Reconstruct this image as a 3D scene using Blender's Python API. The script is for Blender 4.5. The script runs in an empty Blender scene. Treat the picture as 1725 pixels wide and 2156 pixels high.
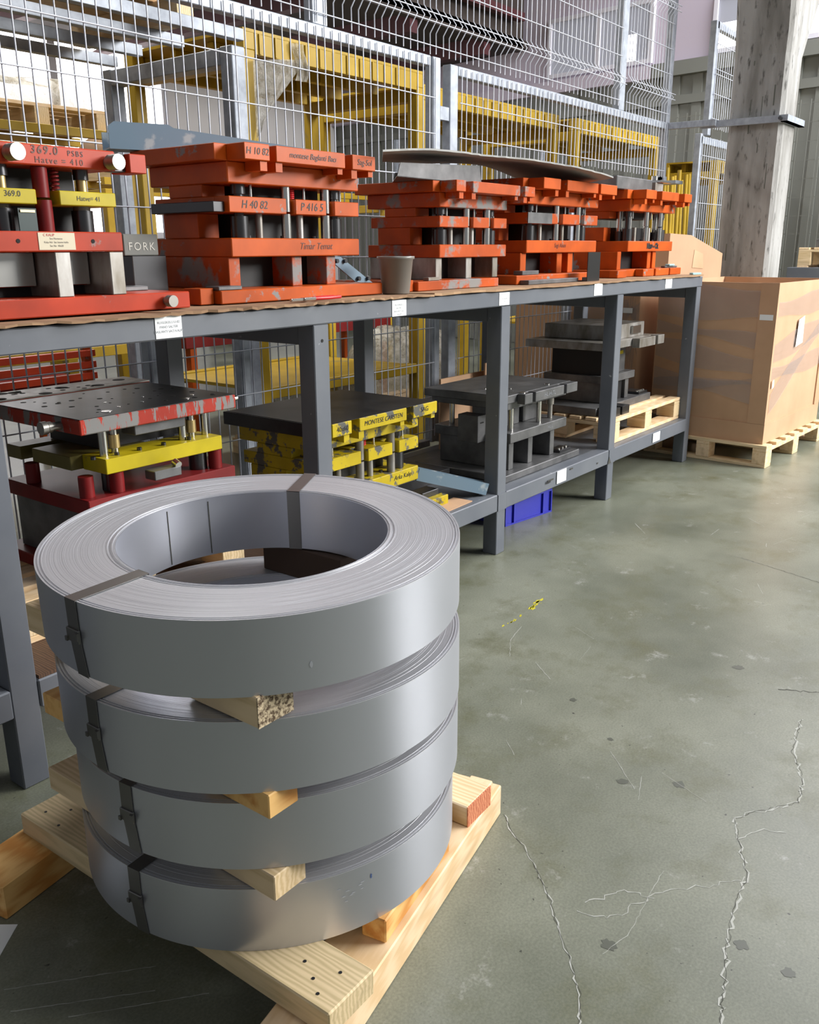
import bpy, bmesh, math, random
from mathutils import Vector, Matrix
R = math.radians
random.seed(7)
sc = bpy.context.scene
COL = sc.collection
# ------------------------------------------------------------------ camera
CAM_YAW, CAM_PITCH, CAM_ROLL = 0.6564, 0.2899, -0.005
def cam_axes(yaw, pitch, roll):
    f = Vector((math.cos(yaw)*math.cos(pitch), math.sin(yaw)*math.cos(pitch), -math.sin(pitch)))
    r = Vector((math.sin(yaw), -math.cos(yaw), 0)); u = r.cross(f)
    return r*math.cos(roll)+u*math.sin(roll), u*math.cos(roll)-r*math.sin(roll), f
cd = bpy.data.cameras.new('camera'); cam = bpy.data.objects.new('camera', cd); COL.objects.link(cam)
cr, cu, cf = cam_axes(CAM_YAW, CAM_PITCH, CAM_ROLL)
cam.matrix_world = Matrix(((cr.x, cu.x, -cf.x, 0), (cr.y, cu.y, -cf.y, -2.0956), (cr.z, cu.z, -cf.z, 1.4), (0, 0, 0, 1)))
cd.sensor_fit = 'HORIZONTAL'; cd.sensor_width = 36; cd.lens = 36*1859.8/1725
cd.clip_start = 0.05; cd.clip_end = 100
sc.camera = cam
# ------------------------------------------------------------------ world, lights, exposure
sc.view_settings.view_transform = 'Standard'; sc.view_settings.look = 'None'
sc.view_settings.gamma = 1; sc.view_settings.use_curve_mapping = False
sc.view_settings.exposure = 0.0
w = bpy.data.worlds.new('hall_daylight'); sc.world = w; w.use_nodes = True
w.node_tree.nodes['Background'].inputs[0].default_value = (0.93, 0.96, 1.0, 1)
w.node_tree.nodes['Background'].inputs[1].default_value = 0.25
def area(name, loc, target, sx, sy, power, color=(1, 1, 1)):
    l = bpy.data.lights.new(name, 'AREA'); l.shape = 'RECTANGLE'; l.size = sx; l.size_y = sy
    l.energy = power; l.color = color
    o = bpy.data.objects.new(name, l); COL.objects.link(o); o.location = loc
    d = Vector(target)-Vector(loc); o.rotation_euler = d.to_track_quat('-Z', 'Y').to_euler()
    return o
area('daylight_from_hall_windows', (9.0, -8.0, 4.6), (3.0, 0.0, 0.3), 5.0, 2.6, 1850, (1.0, 0.985, 0.95))
area('ceiling_lamp_row_hall', (8.2, -4.0, 5.6), (4.6, -1.0, 0), 3.0, 2.0, 420, (1.0, 0.99, 0.97))
area('ceiling_lamp_row_near', (2.4, -1.2, 6.4), (2.2, -0.8, 0), 3.2, 1.0, 120, (0.98, 0.98, 1.0))
area('ceiling_lamp_row_behind_fence', (5.5, 3.4, 3.9), (5.5, 3.4, 0), 6.0, 0.4, 150, (1.0, 0.97, 0.9))
area('ceiling_lamp_row_far', (10.0, 0.0, 6.2), (10.0, 1.0, 0), 3.0, 3.0, 300, (0.95, 0.95, 1.0))

# ------------------------------------------------------------------ materials
def rgb(r, g, b):
    def c(v):
        v /= 255.0
        return v/12.92 if v <= 0.04045 else ((v+0.055)/1.055)**2.4
    return (c(r), c(g), c(b), 1)
def newmat(name, color, rough=0.5, metal=0.0, **kw):
    m = bpy.data.materials.new(name); m.use_nodes = True
    b = m.node_tree.nodes['Principled BSDF']
    b.inputs['Base Color'].default_value = color; b.inputs['Roughness'].default_value = rough
    b.inputs['Metallic'].default_value = metal
    for k, v in kw.items():
        b.inputs[k.replace('_', ' ')].default_value = v
    return m
def nd(m, t, **kw):
    n = m.node_tree.nodes.new(t)
    for k, v in kw.items():
        if k in ('operation', 'blend_type', 'data_type', 'wave_type', 'bands_direction', 'noise_dimensions', 'feature', 'rings_direction'): setattr(n, k, v)
        else: n.inputs[k].default_value = v
    return n
def lk(m, a, b): m.node_tree.links.new(a, b)
def noise_fac(m, scale, detail=4, stretch=(1, 1, 1), lo=0.4, hi=0.6, rough=0.55, coord='Object', offs=0.0):
    tc = nd(m, 'ShaderNodeTexCoord'); mp = nd(m, 'ShaderNodeMapping')
    mp.inputs['Scale'].default_value = stretch; mp.inputs['Location'].default_value = (offs, offs*0.7, offs*1.3)
    lk(m, tc.outputs[coord], mp.inputs['Vector'])
    n = nd(m, 'ShaderNodeTexNoise', Scale=scale, Detail=detail, Roughness=rough)
    lk(m, mp.outputs[0], n.inputs['Vector'])
    r = nd(m, 'ShaderNodeMapRange'); r.inputs[1].default_value = lo; r.inputs[2].default_value = hi
    lk(m, n.outputs[0], r.inputs[0]); return r.outputs[0], n.outputs[0]
def mixc(m, fac, a, b):
    x = nd(m, 'ShaderNodeMix', data_type='RGBA')
    for s, v in ((x.inputs[0], fac), (x.inputs[6], a), (x.inputs[7], b)):
        if hasattr(v, 'links'): lk(m, v, s)
        else: s.default_value = v
    return x.outputs[2]
def bump(m, h, strength=0.3, dist=0.002):
    b = nd(m, 'ShaderNodeBump', Strength=strength, Distance=dist); lk(m, h, b.inputs['Height'])
    lk(m, b.outputs[0], m.node_tree.nodes['Principled BSDF'].inputs['Normal'])
def setc(m, c): lk(m, c, m.node_tree.nodes['Principled BSDF'].inputs['Base Color'])
def setr(m, c): lk(m, c, m.node_tree.nodes['Principled BSDF'].inputs['Roughness'])
def painted(name, col, steel=(0.22, 0.215, 0.21, 1), lo=0.58, hi=0.64, dark=0.55, scale=9, rough=0.42, stretch=(1, 1, 1)):
    m = newmat(name, col, rough); m.node_tree.nodes['Principled BSDF'].inputs['Specular IOR Level'].default_value = 0.3
    d, _ = noise_fac(m, 5, 4, lo=0.3, hi=0.75, offs=3)
    dk = tuple(c*dark for c in col[:3])+(1,)
    base = mixc(m, d, col, dk)
    f, h = noise_fac(m, scale, 8, stretch, lo, hi, 0.65)
    setc(m, mixc(m, f, base, steel)); bump(m, h, 0.15, 0.001)
    return m
M = {}
M['orange'] = painted('orange_worn_paint', rgb(198, 86, 20), lo=0.62, hi=0.66)
M['orange_worn'] = painted('orange_chipped_paint', rgb(192, 82, 24), lo=0.52, hi=0.60, scale=7)
M['red'] = painted('red_worn_paint', rgb(190, 60, 28), lo=0.64, hi=0.69)
M['red_scratched'] = painted('red_scratched_paint', rgb(188, 58, 42), lo=0.51, hi=0.54, scale=16, stretch=(1.6, 1, 0.35))
M['dark_red'] = painted('dark_and_shaded_red_paint', rgb(128, 30, 32), lo=0.68, hi=0.72)  # dark red paint; on the lower-shelf red die it also carries shade
M['yellow'] = painted('yellow_worn_paint', rgb(200, 180, 24), steel=(0.12, 0.11, 0.08, 1), lo=0.62, hi=0.68)
M['yellow_worn'] = painted('yellow_chipped_paint', rgb(200, 176, 26), steel=(0.1, 0.1, 0.09, 1), lo=0.53, hi=0.57, scale=15)
M['olive'] = painted('olive_paint', rgb(120, 112, 60), lo=0.6, hi=0.7)  # duller olive for the stripper plates set behind the yellow ones
M['rack_yellow'] = painted('rack_yellow_paint', rgb(182, 150, 42), steel=(0.25, 0.2, 0.08, 1), lo=0.62, hi=0.7, dark=0.7, scale=4)
M['black_steel'] = newmat('oily_black_steel', (0.018, 0.018, 0.02, 1), 0.38, 0.3)
f, h = noise_fac(M['black_steel'], 6, 5, lo=0.3, hi=0.8); setc(M['black_steel'], mixc(M['black_steel'], f, (0.012, 0.012, 0.014, 1), (0.05, 0.048, 0.05, 1)))
M['void'] = newmat('near_black_filler', (0.012, 0.012, 0.013, 1), 0.5, 0.2)  # near-black colour of the blocks filling the gaps inside the dies
M['grey_steel'] = newmat('dull_grey_tool_steel', (0.13, 0.132, 0.136, 1), 0.42, 0.55)
f, h = noise_fac(M['grey_steel'], 10, 6, lo=0.3, hi=0.75); setc(M['grey_steel'], mixc(M['grey_steel'], f, (0.09, 0.092, 0.096, 1), (0.2, 0.2, 0.205, 1))); bump(M['grey_steel'], h, 0.08, 0.001)
M['raw_steel'] = newmat('raw_worn_steel', (0.3, 0.285, 0.26, 1), 0.45, 0.7)
f, h = noise_fac(M['raw_steel'], 14, 6, (1, 1, 0.4), 0.35, 0.7); setc(M['raw_steel'], mixc(M['raw_steel'], f, (0.2, 0.18, 0.15, 1), (0.42, 0.41, 0.4, 1)))
M['chrome'] = newmat('ground_bright_steel', (0.62, 0.61, 0.59, 1), 0.22, 1.0)
M['block'] = newmat('stamped_grey_block', rgb(112, 114, 110), 0.6)
M['pin'] = newmat('worn_pin_steel', (0.30, 0.29, 0.27, 1), 0.42, 0.75)
M['bush'] = newmat('dark_bushing_steel', (0.09, 0.09, 0.095, 1), 0.3, 0.9)
M['brass'] = newmat('brass_ball_cage', (0.55, 0.42, 0.2, 1), 0.4, 0.9)
M['hole'] = newmat('drilled_hole_dark', (0.004, 0.004, 0.004, 1), 0.8)
M['bench'] = newmat('bench_grey_enamel', rgb(100, 105, 113), 0.42)
m = M['bench']; f, h = noise_fac(m, 3, 6, lo=0.35, hi=0.75); c1 = mixc(m, f, rgb(92, 97, 106), rgb(108, 112, 119))
f2, _ = noise_fac(m, 26, 6, lo=0.70, hi=0.73); setc(m, mixc(m, f2, c1, rgb(160, 163, 166))); bump(m, h, 0.08, 0.001)
M['bench_shelf'] = newmat('bench_shelf_plate', rgb(84, 88, 94), 0.4)
m = M['bench_shelf']; f, h = noise_fac(m, 5, 7, lo=0.35, hi=0.7); setc(m, mixc(m, f, rgb(66, 69, 74), rgb(104, 107, 112)))
M['galv'] = newmat('galvanised_steel', rgb(150, 157, 168), 0.5, 0.2)
m = M['galv']; f, h = noise_fac(m, 18, 3, lo=0.3, hi=0.75); setc(m, mixc(m, f, rgb(138, 145, 156), rgb(168, 175, 186)))
M['wire'] = newmat('galvanised_wire', rgb(184, 189, 200), 0.45, 0.25)
M['blue_steel'] = newmat('blue_grey_painted_steel', rgb(112, 134, 150), 0.45)
m = M['blue_steel']; f, h = noise_fac(m, 12, 6, lo=0.6, hi=0.68); setc(m, mixc(m, f, rgb(104, 126, 143), rgb(150, 160, 166)))
# rolled strip steel
def coil_side():
    m = newmat('rolled_strip_steel_face', (0.30, 0.315, 0.335, 1), 0.34, 0.8)
    f, h = noise_fac(m, 3, 3, (1, 1, 0.2), 0.3, 0.75); setc(m, mixc(m, f, (0.53, 0.55, 0.62, 1), (0.59, 0.61, 0.68, 1)))
    f, h = noise_fac(m, 1.6, 2, (1, 1, 1), 0.3, 0.7); r = nd(m, 'ShaderNodeMapRange'); r.inputs[3].default_value = 0.33; r.inputs[4].default_value = 0.42
    lk(m, f, r.inputs[0]); setr(m, r.outputs[0]); return m
M['coil_side'] = coil_side()
def coil_top():
    m = newmat('wound_strip_edges', (0.5, 0.51, 0.54, 1), 0.42, 0.55)
    tc = nd(m, 'ShaderNodeTexCoord'); sp = nd(m, 'ShaderNodeSeparateXYZ'); lk(m, tc.outputs['Object'], sp.inputs[0])
    cb = nd(m, 'ShaderNodeCombineXYZ'); lk(m, sp.outputs[0], cb.inputs[0]); lk(m, sp.outputs[1], cb.inputs[1])
    ln = nd(m, 'ShaderNodeVectorMath', operation='LENGTH'); lk(m, cb.outputs[0], ln.inputs[0])
    n = nd(m, 'ShaderNodeTexNoise', noise_dimensions='1D', Scale=420.0, Detail=2.0, Roughness=0.6); lk(m, ln.outputs['Value'], n.inputs['W'])
    n2 = nd(m, 'ShaderNodeTexNoise', noise_dimensions='1D', Scale=45.0, Detail=3.0, Roughness=0.6); lk(m, ln.outputs['Value'], n2.inputs['W'])
    c = mixc(m, n.outputs[0], (0.40, 0.41, 0.44, 1), (0.66, 0.67, 0.71, 1)); c = mixc(m, n2.outputs[0], c, (0.56, 0.57, 0.61, 1)); setc(m, c)
    bump(m, n.outputs[0], 0.2, 0.0008); return m
M['coil_top'] = coil_top()
M['strap'] = newmat('steel_strapping', (0.21, 0.205, 0.2, 1), 0.34, 0.85)
def wood(name, a, b, scale=6, stretch=(1, 1, 1)):
    m = newmat(name, a, 0.62)
    tc = nd(m, 'ShaderNodeTexCoord'); mp = nd(m, 'ShaderNodeMapping'); mp.inputs['Scale'].default_value = stretch
    lk(m, tc.outputs['Object'], mp.inputs['Vector'])
    wv = nd(m, 'ShaderNodeTexWave', Scale=scale, Distortion=7.0, Detail=4.0); wv.inputs['Detail Scale'].default_value = 1.3
    lk(m, mp.outputs[0], wv.inputs['Vector'])
    n = nd(m, 'ShaderNodeTexNoise', Scale=3.0, Detail=5.0); lk(m, mp.outputs[0], n.inputs['Vector'])
    c = mixc(m, wv.outputs[0], a, b); dk = tuple(x*0.62 for x in b[:3])+(1,)
    r = nd(m, 'ShaderNodeMapRange'); r.inputs[1].default_value = 0.55; r.inputs[2].default_value = 0.8; lk(m, n.outputs[0], r.inputs[0])
    setc(m, mixc(m, r.outputs[0], c, dk)); bump(m, wv.outputs[0], 0.12, 0.001); return m
M['pine_x'] = wood('sawn_pine_grain_long', rgb(232, 205, 168), rgb(218, 186, 142), 5, (0.5, 5, 5))
M['pine_y'] = wood('sawn_pine_grain_cross', rgb(228, 204, 166), rgb(206, 180, 136), 5, (5, 0.5, 5))
M['pine_old'] = wood('weathered_pine', rgb(222, 200, 160), rgb(196, 176, 134), 6, (5, 0.6, 5))
M['pine_orange'] = wood('resinous_pine', rgb(236, 190, 120), rgb(206, 142, 70), 4, (0.6, 4, 4))
M['pine_red'] = wood('knotty_red_pine_end', rgb(224, 150, 110), rgb(178, 96, 66), 9, (4, 4, 4))
M['bark'] = newmat('dark_bark_edge', rgb(60, 44, 34), 0.9)
M['ply'] = wood('brown_oily_plywood', rgb(96, 70, 52), rgb(66, 48, 38), 8, (5, 1, 1))
M['chip'] = newmat('chipboard_end_grain', rgb(150, 125, 95), 0.9)
m = M['chip']; f, h = noise_fac(m, 160, 4, lo=0.4, hi=0.6); setc(m, mixc(m, f, rgb(92, 74, 56), rgb(214, 196, 164))); bump(m, h, 0.6, 0.003)
def card(name, a, b, rough=0.75):
    m = newmat(name, a, rough); f, h = noise_fac(m, 3, 5, lo=0.3, hi=0.75)
    setc(m, mixc(m, f, a, b)); bump(m, h, 0.15, 0.004); return m
M['card'] = card('brown_cardboard', rgb(198, 160, 128), rgb(180, 144, 112))
M['card_tan'] = card('tan_cardboard', rgb(180, 148, 118), rgb(168, 136, 108))
M['card_edge'] = card('torn_cardboard_edge', rgb(168, 136, 104), rgb(120, 92, 68), 0.9)
M['card_grey'] = card('grey_lined_board', rgb(132, 134, 136), rgb(156, 155, 150))
M['film'] = newmat('stretch_film', (0.42, 0.40, 0.42, 1), 0.12); M['film'].node_tree.nodes['Principled BSDF'].inputs['Alpha'].default_value = 0.26
M['film_heavy'] = newmat('crumpled_film', (0.62, 0.6, 0.56, 1), 0.2); M['film_heavy'].node_tree.nodes['Principled BSDF'].inputs['Alpha'].default_value = 0.55
m = M['film_heavy']; f, h = noise_fac(m, 16, 6, lo=0.3, hi=0.7, rough=0.7); setc(m, mixc(m, f, rgb(120, 112, 90), rgb(220, 218, 208))); bump(m, h, 1.0, 0.02)
M['paper'] = newmat('white_paper', rgb(238, 242, 244), 0.6)
M['paper_old'] = newmat('aged_label_paper', rgb(206, 196, 172), 0.6)
M['ink'] = newmat('black_marker_ink', (0.012, 0.011, 0.014, 1), 0.5)
M['ink_grey'] = newmat('grey_print', (0.22, 0.23, 0.25, 1), 0.6)
M['ink_brown'] = newmat('brown_marker_ink', (0.09, 0.018, 0.008, 1), 0.5)
M['ink_red'] = newmat('red_print', (0.5, 0.03, 0.05, 1), 0.6)
M['white_scratch'] = newmat('stamped_light_metal', rgb(196, 196, 188), 0.5)
M['crate_blue'] = newmat('blue_plastic', rgb(38, 44, 172), 0.32)
M['red_plastic'] = newmat('red_plastic_grip', rgb(196, 34, 38), 0.4)
M['green_grey'] = newmat('grey_plastic_cup', rgb(128, 125, 120), 0.35)
M['green_grey'].node_tree.nodes['Principled BSDF'].inputs['Alpha'].default_value = 0.9
M['aqua'] = newmat('pale_aqua_plastic', rgb(150, 206, 214), 0.4)
M['pcb'] = newmat('dark_green_circuit_card', (0.01, 0.03, 0.03, 1), 0.4)
M['gold'] = newmat('gold_terminals', (0.75, 0.6, 0.3, 1), 0.35, 0.7)
def concrete(name, a, b, pit=0.6):
    m = newmat(name, a, 0.85); f, h = noise_fac(m, 7, 8, (1, 1, 0.16), 0.38, 0.64)
    c = mixc(m, f, a, b); f2, h2 = noise_fac(m, 26, 6, (1, 1, 0.3), 0.58, 0.70)
    setc(m, mixc(m, f2, c, tuple(x*0.45 for x in b[:3])+(1,))); bump(m, h2, pit, 0.006); return m
M['column'] = concrete('board_marked_concrete', rgb(156, 156, 155), rgb(118, 117, 114), 1.0)
M['lavender'] = newmat('lavender_white_wall_paint', rgb(196, 186, 200), 0.7)
M['wall_white'] = newmat('white_wall_paint', rgb(225, 222, 224), 0.7)
M['wall_clad'] = newmat('green_grey_cladding', rgb(122, 124, 118), 0.5)
M['ceiling'] = newmat('dark_roof_deck', rgb(56, 48, 44), 0.8)
M['dark_beam'] = newmat('dark_red_oxide_beam', rgb(72, 30, 34), 0.6)
M['trim_white'] = newmat('white_window_frame', rgb(214, 212, 220), 0.4)
def emis(name, col, s):
    m = newmat(name, col, 0.3); b = m.node_tree.nodes['Principled BSDF']
    b.inputs['Emission Color'].default_value = col; b.inputs['Emission Strength'].default_value = s; return m
M['daylit_glass'] = emis('daylit_glass', (1.0, 0.98, 0.99, 1), 3.2)
M['dim_glass'] = emis('dim_glass', (0.32, 0.33, 0.38, 1), 0.35)
M['lamp'] = emis('lit_tube', (1, 1, 1, 1), 6.0)
def floor_mat():
    m = newmat('polished_grey_green_concrete', rgb(118, 122, 108), 0.3)
    f, h = noise_fac(m, 1.1, 9, (1, 1, 1), 0.3, 0.72, 0.62); c = mixc(m, f, rgb(96, 101, 88), rgb(143, 146, 131))
    f2, _ = noise_fac(m, 4.5, 8, (1, 1, 1), 0.50, 0.72, 0.7, offs=5); c = mixc(m, f2, c, rgb(104, 106, 84))
    f3, _ = noise_fac(m, 9, 10, (1, 1, 1), 0.60, 0.74, 0.75, offs=9); c = mixc(m, f3, c, rgb(168, 170, 164))
    f4, _ = noise_fac(m, 60, 3, (1, 1, 1), 0.71, 0.75, 0.5, offs=2); c = mixc(m, f4, c, rgb(60, 62, 56))
    f5, h5 = noise_fac(m, 170, 3, (1, 1, 1), 0.35, 0.65, 0.6); x = nd(m, 'ShaderNodeMix', data_type='RGBA', blend_type='MULTIPLY')
    x.inputs[0].default_value = 0.25; lk(m, c, x.inputs[6]); lk(m, f5, x.inputs[7]); setc(m, x.outputs[2])
    r = nd(m, 'ShaderNodeMapRange'); r.inputs[3].default_value = 0.22; r.inputs[4].default_value = 0.46; lk(m, h, r.inputs[0]); setr(m, r.outputs[0])
    bump(m, h, 0.05, 0.004); return m
M['floor'] = floor_mat()
M['crack'] = newmat('pale_crack_edge', rgb(172, 174, 168), 0.8)
M['crack_dark'] = newmat('dark_crack', rgb(62, 62, 56), 0.8)
M['stain'] = newmat('dark_stain', rgb(84, 87, 78), 0.35)
M['yellow_mark'] = newmat('yellow_paint_remnant', rgb(196, 186, 40), 0.6)

# ------------------------------------------------------------------ geometry helpers
class MB:
    """collects shapes into one mesh"""
    def __init__(s): s.v = []; s.f = []; s.sm = []
    def add(s, vs, fs, smooth=False):
        n = len(s.v); s.v += [tuple(v) for v in vs]; s.f += [tuple(i+n for i in f) for f in fs]; s.sm += [smooth]*len(fs)
    def box(s, a, b, bev=0.0, rot=None, piv=None):
        x0, y0, z0 = a; x1, y1, z1 = b
        if bev > 0 and min(x1-x0, y1-y0, z1-z0) > 2.5*bev:
            vs = []; idx = {}
            for i, (sx, X) in enumerate(((-1, x0), (1, x1))):
                for j, (sy, Y) in enumerate(((-1, y0), (1, y1))):
                    for k, (sz, Z) in enumerate(((-1, z0), (1, z1))):
                        for ax in range(3):
                            p = [X-sx*bev, Y-sy*bev, Z-sz*bev]; p[ax] = (X, Y, Z)[ax]
                            idx[(i, j, k, ax)] = len(vs); vs.append(p)
            fs = []
            def q(*k): fs.append([idx[t] for t in k])
            q((0,0,0,0),(0,0,1,0),(0,1,1,0),(0,1,0,0)); q((1,0,0,0),(1,1,0,0),(1,1,1,0),(1,0,1,0))
            q((0,0,0,1),(1,0,0,1),(1,0,1,1),(0,0,1,1)); q((0,1,0,1),(0,1,1,1),(1,1,1,1),(1,1,0,1))
            q((0,0,0,2),(0,1,0,2),(1,1,0,2),(1,0,0,2)); q((0,0,1,2),(1,0,1,2),(1,1,1,2),(0,1,1,2))
            for j in (0, 1):
                for k in (0, 1):
                    q((0,j,k,1),(1,j,k,1),(1,j,k,2),(0,j,k,2))
                    q((j,0,k,0),(j,1,k,0),(j,1,k,2),(j,0,k,2))
                    q((j,k,0,0),(j,k,1,0),(j,k,1,1),(j,k,0,1))
            for i in (0, 1):
                for j in (0, 1):
                    for k in (0, 1): q((i,j,k,0),(i,j,k,1),(i,j,k,2))
        else:
            vs = [(x0,y0,z0),(x1,y0,z0),(x1,y1,z0),(x0,y1,z0),(x0,y0,z1),(x1,y0,z1),(x1,y1,z1),(x0,y1,z1)]
            fs = [(0,3,2,1),(4,5,6,7),(0,1,5,4),(1,2,6,5),(2,3,7,6),(3,0,4,7)]
        if rot is not None:
            piv = Vector(piv if piv is not None else ((x0+x1)/2, (y0+y1)/2, (z0+z1)/2))
            vs = [tuple(rot @ (Vector(v)-piv) + piv) for v in vs]
        s.add(vs, fs); return s
    def tube(s, p, q, r, n=14, r2=None, caps=True, smooth=True):
        p, q = Vector(p), Vector(q); d = (q-p).normalized()
        a = d.orthogonal().normalized(); b = d.cross(a); r2 = r if r2 is None else r2
        vs = []
        for (c, rr) in ((p, r), (q, r2)):
            for i in range(n):
                t = 2*math.pi*i/n; vs.append(c+a*(rr*math.cos(t))+b*(rr*math.sin(t)))
        fs = [(i, (i+1) % n, n+(i+1) % n, n+i) for i in range(n)]
        s.add(vs, fs, smooth)
        if caps: s.add(vs, [tuple(range(n))[::-1], tuple(range(n, 2*n))])
        return s
    def path(s, pts, r, n=6):
        pts = [Vector(p) for p in pts]; vs = []; L = len(pts)
        for i, p in enumerate(pts):
            d = (pts[min(i+1, L-1)]-pts[max(i-1, 0)]).normalized()
            a = Vector((0, 1, 0)) if abs(d.y) < 0.9 else Vector((1, 0, 0))
            a = (a-d*a.dot(d)).normalized(); b = d.cross(a)
            for k in range(n):
                t = 2*math.pi*k/n; vs.append(p+a*(r*math.cos(t))+b*(r*math.sin(t)))
        fs = [(i*n+k, i*n+(k+1) % n, (i+1)*n+(k+1) % n, (i+1)*n+k) for i in range(L-1) for k in range(n)]
        s.add(vs, fs, True); return s
    def lathe(s, prof, n=24, c=(0, 0, 0), smooth=True):
        vs = [(c[0]+r*math.cos(2*math.pi*k/n), c[1]+r*math.sin(2*math.pi*k/n), c[2]+z) for r, z in prof for k in range(n)]
        fs = [(i*n+k, i*n+(k+1) % n, (i+1)*n+(k+1) % n, (i+1)*n+k) for i in range(len(prof)-1) for k in range(n)]
        s.add(vs, fs, smooth); return s
    def quad(s, *p): s.add(p, [tuple(range(len(p)))]); return s
    def prism(s, poly, axis, a, b):
        """poly: list of 2d points in the plane perpendicular to axis"""
        def P(u, v, t): return {'x': (t, u, v), 'y': (u, t, v), 'z': (u, v, t)}[axis]
        n = len(poly); vs = [P(u, v, a) for u, v in poly]+[P(u, v, b) for u, v in poly]
        fs = [tuple(range(n)), tuple(range(n, 2*n))[::-1]]+[(i, n+i, n+(i+1) % n, (i+1) % n) for i in range(n)]
        s.add(vs, fs); return s
    def grid(s, fn, nu, nv, th=0.0, smooth=True):
        vs = [fn(i/nu, j/nv) for i in range(nu+1) for j in range(nv+1)]
        fs = [(i*(nv+1)+j, (i+1)*(nv+1)+j, (i+1)*(nv+1)+j+1, i*(nv+1)+j+1) for i in range(nu) for j in range(nv)]
        s.add(vs, fs, smooth)
        if th:
            lo = [(v[0], v[1], v[2]-th) for v in vs]; s.add(lo, [f[::-1] for f in fs], smooth)
            rim = [i*(nv+1) for i in range(nu+1)]+[nu*(nv+1)+j for j in range(1, nv+1)]+[i*(nv+1)+nv for i in range(nu-1, -1, -1)]+[j for j in range(nv-1, 0, -1)]
            N = len(rim); rv = [vs[i] for i in rim]+[lo[i] for i in rim]
            s.add(rv, [(i, (i+1) % N, N+(i+1) % N, N+i) for i in range(N)])
        return s
    def mesh(s, name, mat):
        me = bpy.data.meshes.new(name); me.from_pydata(s.v, [], s.f); me.materials.append(M[mat] if isinstance(mat, str) else mat)
        me.polygons.foreach_set('use_smooth', s.sm)
        bm = bmesh.new(); bm.from_mesh(me); bmesh.ops.recalc_face_normals(bm, faces=bm.faces); bm.to_mesh(me); bm.free()
        me.update(); return me
    def obj(s, name, mat, parent=None):
        o = bpy.data.objects.new(name, s.mesh(name, mat)); COL.objects.link(o)
        if parent is not None: o.parent = parent
        return o
def tag(o, label, cat, group=None, kind=None):
    o['label'] = label; o['category'] = cat
    if group: o['group'] = group
    if kind: o['kind'] = kind
    return o
def thing(name, label, cat, loc=(0, 0, 0), rz=0, group=None, rot=None):
    o = bpy.data.objects.new(name, None); COL.objects.link(o); o.empty_display_size = 0.1
    o.location = loc; o.rotation_euler = rot if rot else (0, 0, rz)
    return tag(o, label, cat, group)
def struct(o): o['kind'] = 'structure'; return o
def part(name, mat, parent, *a, **k): return MB().box(*a, **k).obj(name, mat, parent)
def box(name, mat, parent, x0, x1, y0, y1, z0, z1, bev=0.002): return MB().box((x0, y0, z0), (x1, y1, z1), bev).obj(name, mat, parent)
def cyl(name, mat, parent, x, y, r, z0, z1, n=18): return MB().tube((x, y, z0), (x, y, z1), r, n).obj(name, mat, parent)
def share(src, parent, loc, rot=None, name=None):
    o = bpy.data.objects.new(name or src.name.split('.')[0], src.data); COL.objects.link(o); o.parent = parent; o.location = loc
    if rot: o.rotation_euler = rot
    return o
def copy_tree(o, parent=None):
    c = o.copy(); COL.objects.link(c); c.parent = parent
    for ch in list(o.children): copy_tree(ch, c)
    return c
DG = None
def text(s, size, mat, parent, loc, rot=(R(90), 0, 0), shear=0.0, spacing=1.0, name='writing', bold=0.0):
    cu_ = bpy.data.curves.new('t', 'FONT'); cu_.body = s; cu_.size = size; cu_.shear = shear; cu_.space_character = spacing
    cu_.offset = bold; cu_.resolution_u = 3; cu_.align_x = 'CENTER'; cu_.align_y = 'CENTER'
    t = bpy.data.objects.new('t', cu_); COL.objects.link(t)
    me = bpy.data.meshes.new_from_object(t, depsgraph=bpy.context.evaluated_depsgraph_get())
    bpy.data.objects.remove(t); me.materials.clear(); me.materials.append(M[mat])
    o = bpy.data.objects.new(name, me); COL.objects.link(o); o.parent = parent; o.location = loc; o.rotation_euler = rot
    return o

# ------------------------------------------------------------------ floor
fl = struct(MB().box((-6, -13, -0.05), (16, 12, 0)).obj('floor', 'floor'))
def crack(pts, wid, mat='crack', z=0.0006, jit=0.012):
    out = []
    for a, b in zip(pts[:-1], pts[1:]):
        L = math.hypot(b[0]-a[0], b[1]-a[1]); n = max(2, int(L/0.012))
        for i in range(n):
            t = i/n; out.append((a[0]+(b[0]-a[0])*t+random.uniform(-1, 1)*jit*0.4, a[1]+(b[1]-a[1])*t+random.uniform(-1, 1)*jit*0.4))
    out.append(pts[-1]); mb = MB(); prev = None
    for i, (x, y) in enumerate(out):
        q = out[min(i+1, len(out)-1)]; p = out[max(i-1, 0)]; dx, dy = q[0]-p[0], q[1]-p[1]; l = math.hypot(dx, dy)+1e-9
        ww = wid*random.uniform(0.25, 1.0); cur = ((x-dy/l*ww, y+dx/l*ww, z), (x+dy/l*ww, y-dx/l*ww, z))
        if prev: mb.add([prev[0], prev[1], cur[1], cur[0]], [(0, 1, 2, 3)])
        prev = cur
    return mb.obj('crack', mat, fl)
C1 = [(1.70, -1.09), (1.66, -1.13), (1.60, -1.22), (1.53, -1.30), (1.49, -1.34), (1.42, -1.40), (1.37, -1.45), (1.30, -1.51), (1.25, -1.535), (1.15, -1.56)]
crack(C1, 0.0022); crack(C1, 0.0008, 'crack_dark', 0.0009, 0.006)
C2 = [(2.66, -1.57), (2.45, -1.60), (2.33, -1.66), (2.21, -1.68), (2.10, -1.60), (2.04, -1.57), (1.93, -1.62), (1.83, -1.665), (1.72, -1.67), (1.59, -1.70), (1.48, -1.73), (1.36, -1.76)]
crack(C2, 0.0032, jit=0.02); crack(C2, 0.0008, 'crack_dark', 0.0009, 0.01)
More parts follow.
